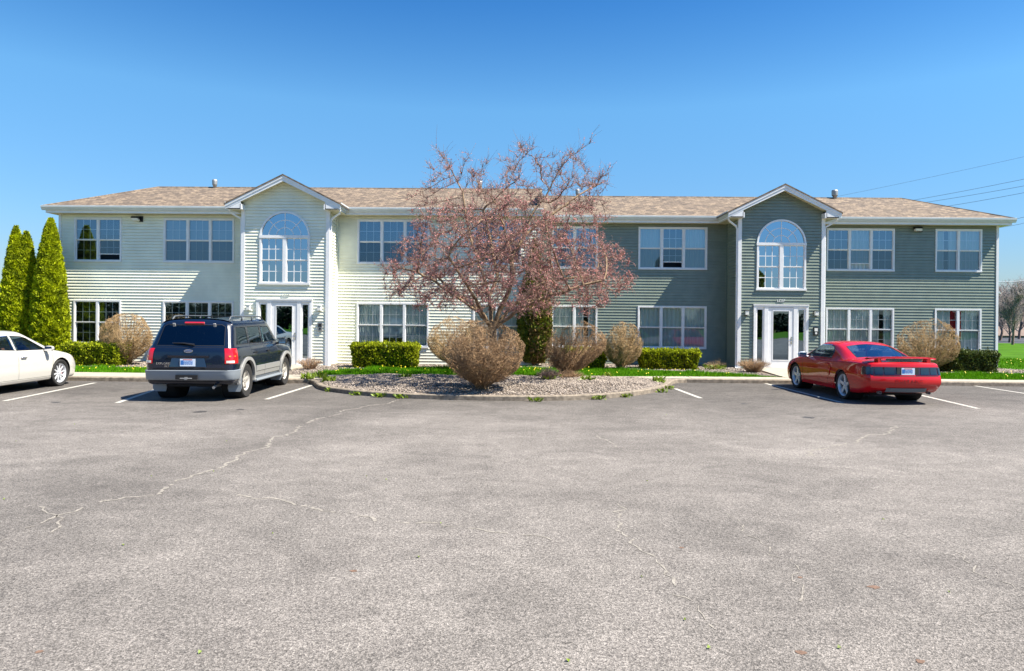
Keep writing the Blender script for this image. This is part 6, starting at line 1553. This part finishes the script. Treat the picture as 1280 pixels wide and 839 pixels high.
# ---- white saloon ---------------------------------------------------------
def saloon(loc, rz):
    root = tag(empty('saloon_car', loc, rz), 'white saloon with alloy wheels and a red brake caliper, cut by the left edge', 'car', 'cars parked along the kerb')
    T = [(.76, .20), (.87, .22), (.91, .38), (.918, .58), (.912, .78), (.885, .91), (.855, .955), (.66, 1.335), (.57, 1.42), (.31, 1.458), (0, 1.466)]
    def row(x): return [[x, *T[j]] for j in range(11)]
    rows = [
        [[-2.25, .66, .28], [-2.33, .74, .32], [-2.40, .79, .48], [-2.41, .79, .66], [-2.38, .77, .84], [-2.36, .74, .96], [-2.35, .72, 1.0], [-2.34, .66, 1.02], [-2.33, .55, 1.03], [-2.33, .3, 1.05], [-2.33, 0, 1.06]],
        [[-2.0, .74, .22], [-2.02, .85, .25], [-2.05, .895, .42], [-2.05, .905, .62], [-2.05, .895, .82], [-2.05, .865, .97], [-2.05, .83, 1.01], [-2.05, .72, 1.05], [-2.05, .58, 1.07], [-2.05, .3, 1.09], [-2.05, 0, 1.095]],
        [[-1.5, .76, .20], [-1.5, .87, .22], [-1.5, .92, .38], [-1.5, .93, .60], [-1.5, .925, .80], [-1.5, .89, .95], [-1.5, .85, .995], [-1.62, .74, 1.08], [-1.70, .6, 1.11], [-1.76, .3, 1.13], [-1.78, 0, 1.135]],
        [[-1.0, *T[j]] if j < 7 else [[-.95, .67, 1.28], [-.90, .575, 1.36], [-.86, .31, 1.405], [-.85, 0, 1.415]][j-7] for j in range(11)],
        row(-.3), row(.1),
        [[.4, *T[j]] if j < 7 else [[.35, .66, 1.30], [.33, .57, 1.385], [.31, .31, 1.43], [.30, 0, 1.44]][j-7] for j in range(11)],
        [[1.0, .76, .20], [1.0, .87, .22], [1.0, .91, .38], [1.0, .918, .58], [1.0, .91, .76], [1.02, .885, .89], [1.05, .85, .935], [1.18, .78, .965], [1.24, .64, .985], [1.30, .33, 1.005], [1.32, 0, 1.01]],
        [[1.5, .76, .20], [1.5, .87, .22], [1.5, .915, .38], [1.5, .93, .56], [1.5, .92, .73], [1.51, .885, .84], [1.52, .83, .885], [1.53, .75, .90], [1.54, .62, .91], [1.55, .3, .93], [1.55, 0, .935]],
        [[2.0, .72, .20], [2.0, .84, .22], [2.0, .875, .36], [2.0, .885, .52], [2.0, .865, .66], [2.0, .82, .75], [2.0, .77, .785], [2.0, .69, .80], [2.0, .56, .815], [2.0, .3, .835], [2.0, 0, .84]],
        [[2.22, .58, .22], [2.27, .66, .25], [2.31, .71, .36], [2.31, .72, .50], [2.28, .68, .60], [2.25, .63, .67], [2.24, .60, .69], [2.23, .54, .70], [2.22, .45, .71], [2.22, .25, .725], [2.22, 0, .73]]]
    bm = body_bm(rows, front_bulge=.12); S_ = Surf(bm.copy()); WB = 1.388; wr = .345
    for x in (-WB, WB):
        for s in (-1, 1):
            fs = region(bm, circ(x, .36, .385), 'y', s); bmesh.ops.delete(bm, geom=fs, context='FACES')
    for s in (-1, 1):
        for nm, pl in (('front_door_window', [(-.16, .985), (.93, .965), (.80, 1.04), (.40, 1.27), (.22, 1.32), (-.16, 1.345)]), ('rear_door_window', [(-1.28, 1.05), (-.22, .99), (-.22, 1.345), (-.60, 1.33), (-.95, 1.24)])):
            fs = region(bm, pl, 'y', s); r_ = bmesh.ops.inset_region(bm, faces=fs, thickness=.018, depth=0)
            for f in r_['faces']: f.material_index = 1
            take(bm, fs, nm, M['glass_car'], root, .006)
    fs = region(bm, [(-1.62, -.62), (-1.0, -.56), (-.94, 0), (-1.0, .56), (-1.62, .62), (-1.72, 0)], 'z', 1); take(bm, fs, 'rear_window', M['glass_tint'], root, .004)
    fs = region(bm, [(.36, -.57), (1.10, -.72), (1.24, -.3), (1.26, 0), (1.24, .3), (1.10, .72), (.36, .57), (.33, 0)], 'z', 1); take(bm, fs, 'windscreen', M['glass_car'], root, .004)
    finish(bm, 'body', M['white'], root, extra=[M['rubber']])
    for x in (-WB, WB):
        for s in (-1, 1): arch(root, x, .36, .385, .87, .52, s)
    mb = MB(); mb.box(-2, 2, -.55, .55, .17, .22); mb.build('underbody', M['dark'], root, local=True)
    mb = MB(); mb.box(-1.6, 1.1, -.82, .82, .30, .33); mb.build('floor', M['seat'], root, local=True)
    mb = MB(); mb.prism([(.8, -.8, .6), (1.15, -.8, .6), (1.1, -.8, .93), (.85, -.8, .93)], (0, 1.6, 0)); mb.build('dashboard', M['seat'], root, local=True)
    seats(root, ((-.10, False), (-1.0, True)), 1.22, m=mat('brown_seat', (.20, .08, .05), .7))
    for s in (-1, 1):
        for pts in (((-.19, 1.345), (-.19, .60), (-.17, .30)), ((1.05, .93), (1.07, .70), (1.04, .40), (1.0, .30)), ((-1.25, 1.05), (-1.12, .80), (-.98, .55), (-.92, .34)), ((-.92, .30), (1.0, .30))):
            seam(S_, root, pts, s, M['rubber'], .007).build('door_seam', M['rubber'], root, local=True)
        for x in (-.10, -1.0):
            y = S_.side(x, .82, s); mb = MB(); mb.tube([(x-.02, y-.01*s, .815), (x, y+.03*s, .82), (x+.16, y+.03*s, .82), (x+.19, y-.01*s, .815)], .013, 8); mb.build('door_handle', M['chrome'], root, smooth=True, local=True)
        mirror(root, .78, 1.00, S_.side(.78, .95, s), s, M['white'], sz=(.09, .11, .07), arm=.03)
        mb = MB(); mb.obox((2.02, s*.74, .68), (.17, -s*.09, -.035), (.0, s*.05, 0), (0, 0, .055)); mb.build('headlight', M['clearlens'], root, local=True)
        nn = 12; xs = [-.96+1.92*k/nn for k in range(nn+1)]; mb = MB(); band(mb, S_, s, [(x, .225) for x in xs], [(x, .285) for x in xs], .014); mb.build('sill_skirt', M['white'], root, local=True)
    mb = MB(); mb.box(2.30, 2.36, -.34, .34, .46, .62); mb.build('grille', M['chrome'], root, local=True)
    for x in (-WB, WB):
        for s in (-1, 1): wheel(root, x, s*.80, wr, .235, .242, 10, M['alloy'], 'slim', s, caliper=True)
    return root
wx_, wy_ = cw(-12.57, 16.30); saloon((wx_, wy_, 0), R(90)+YAW+R(1.5))
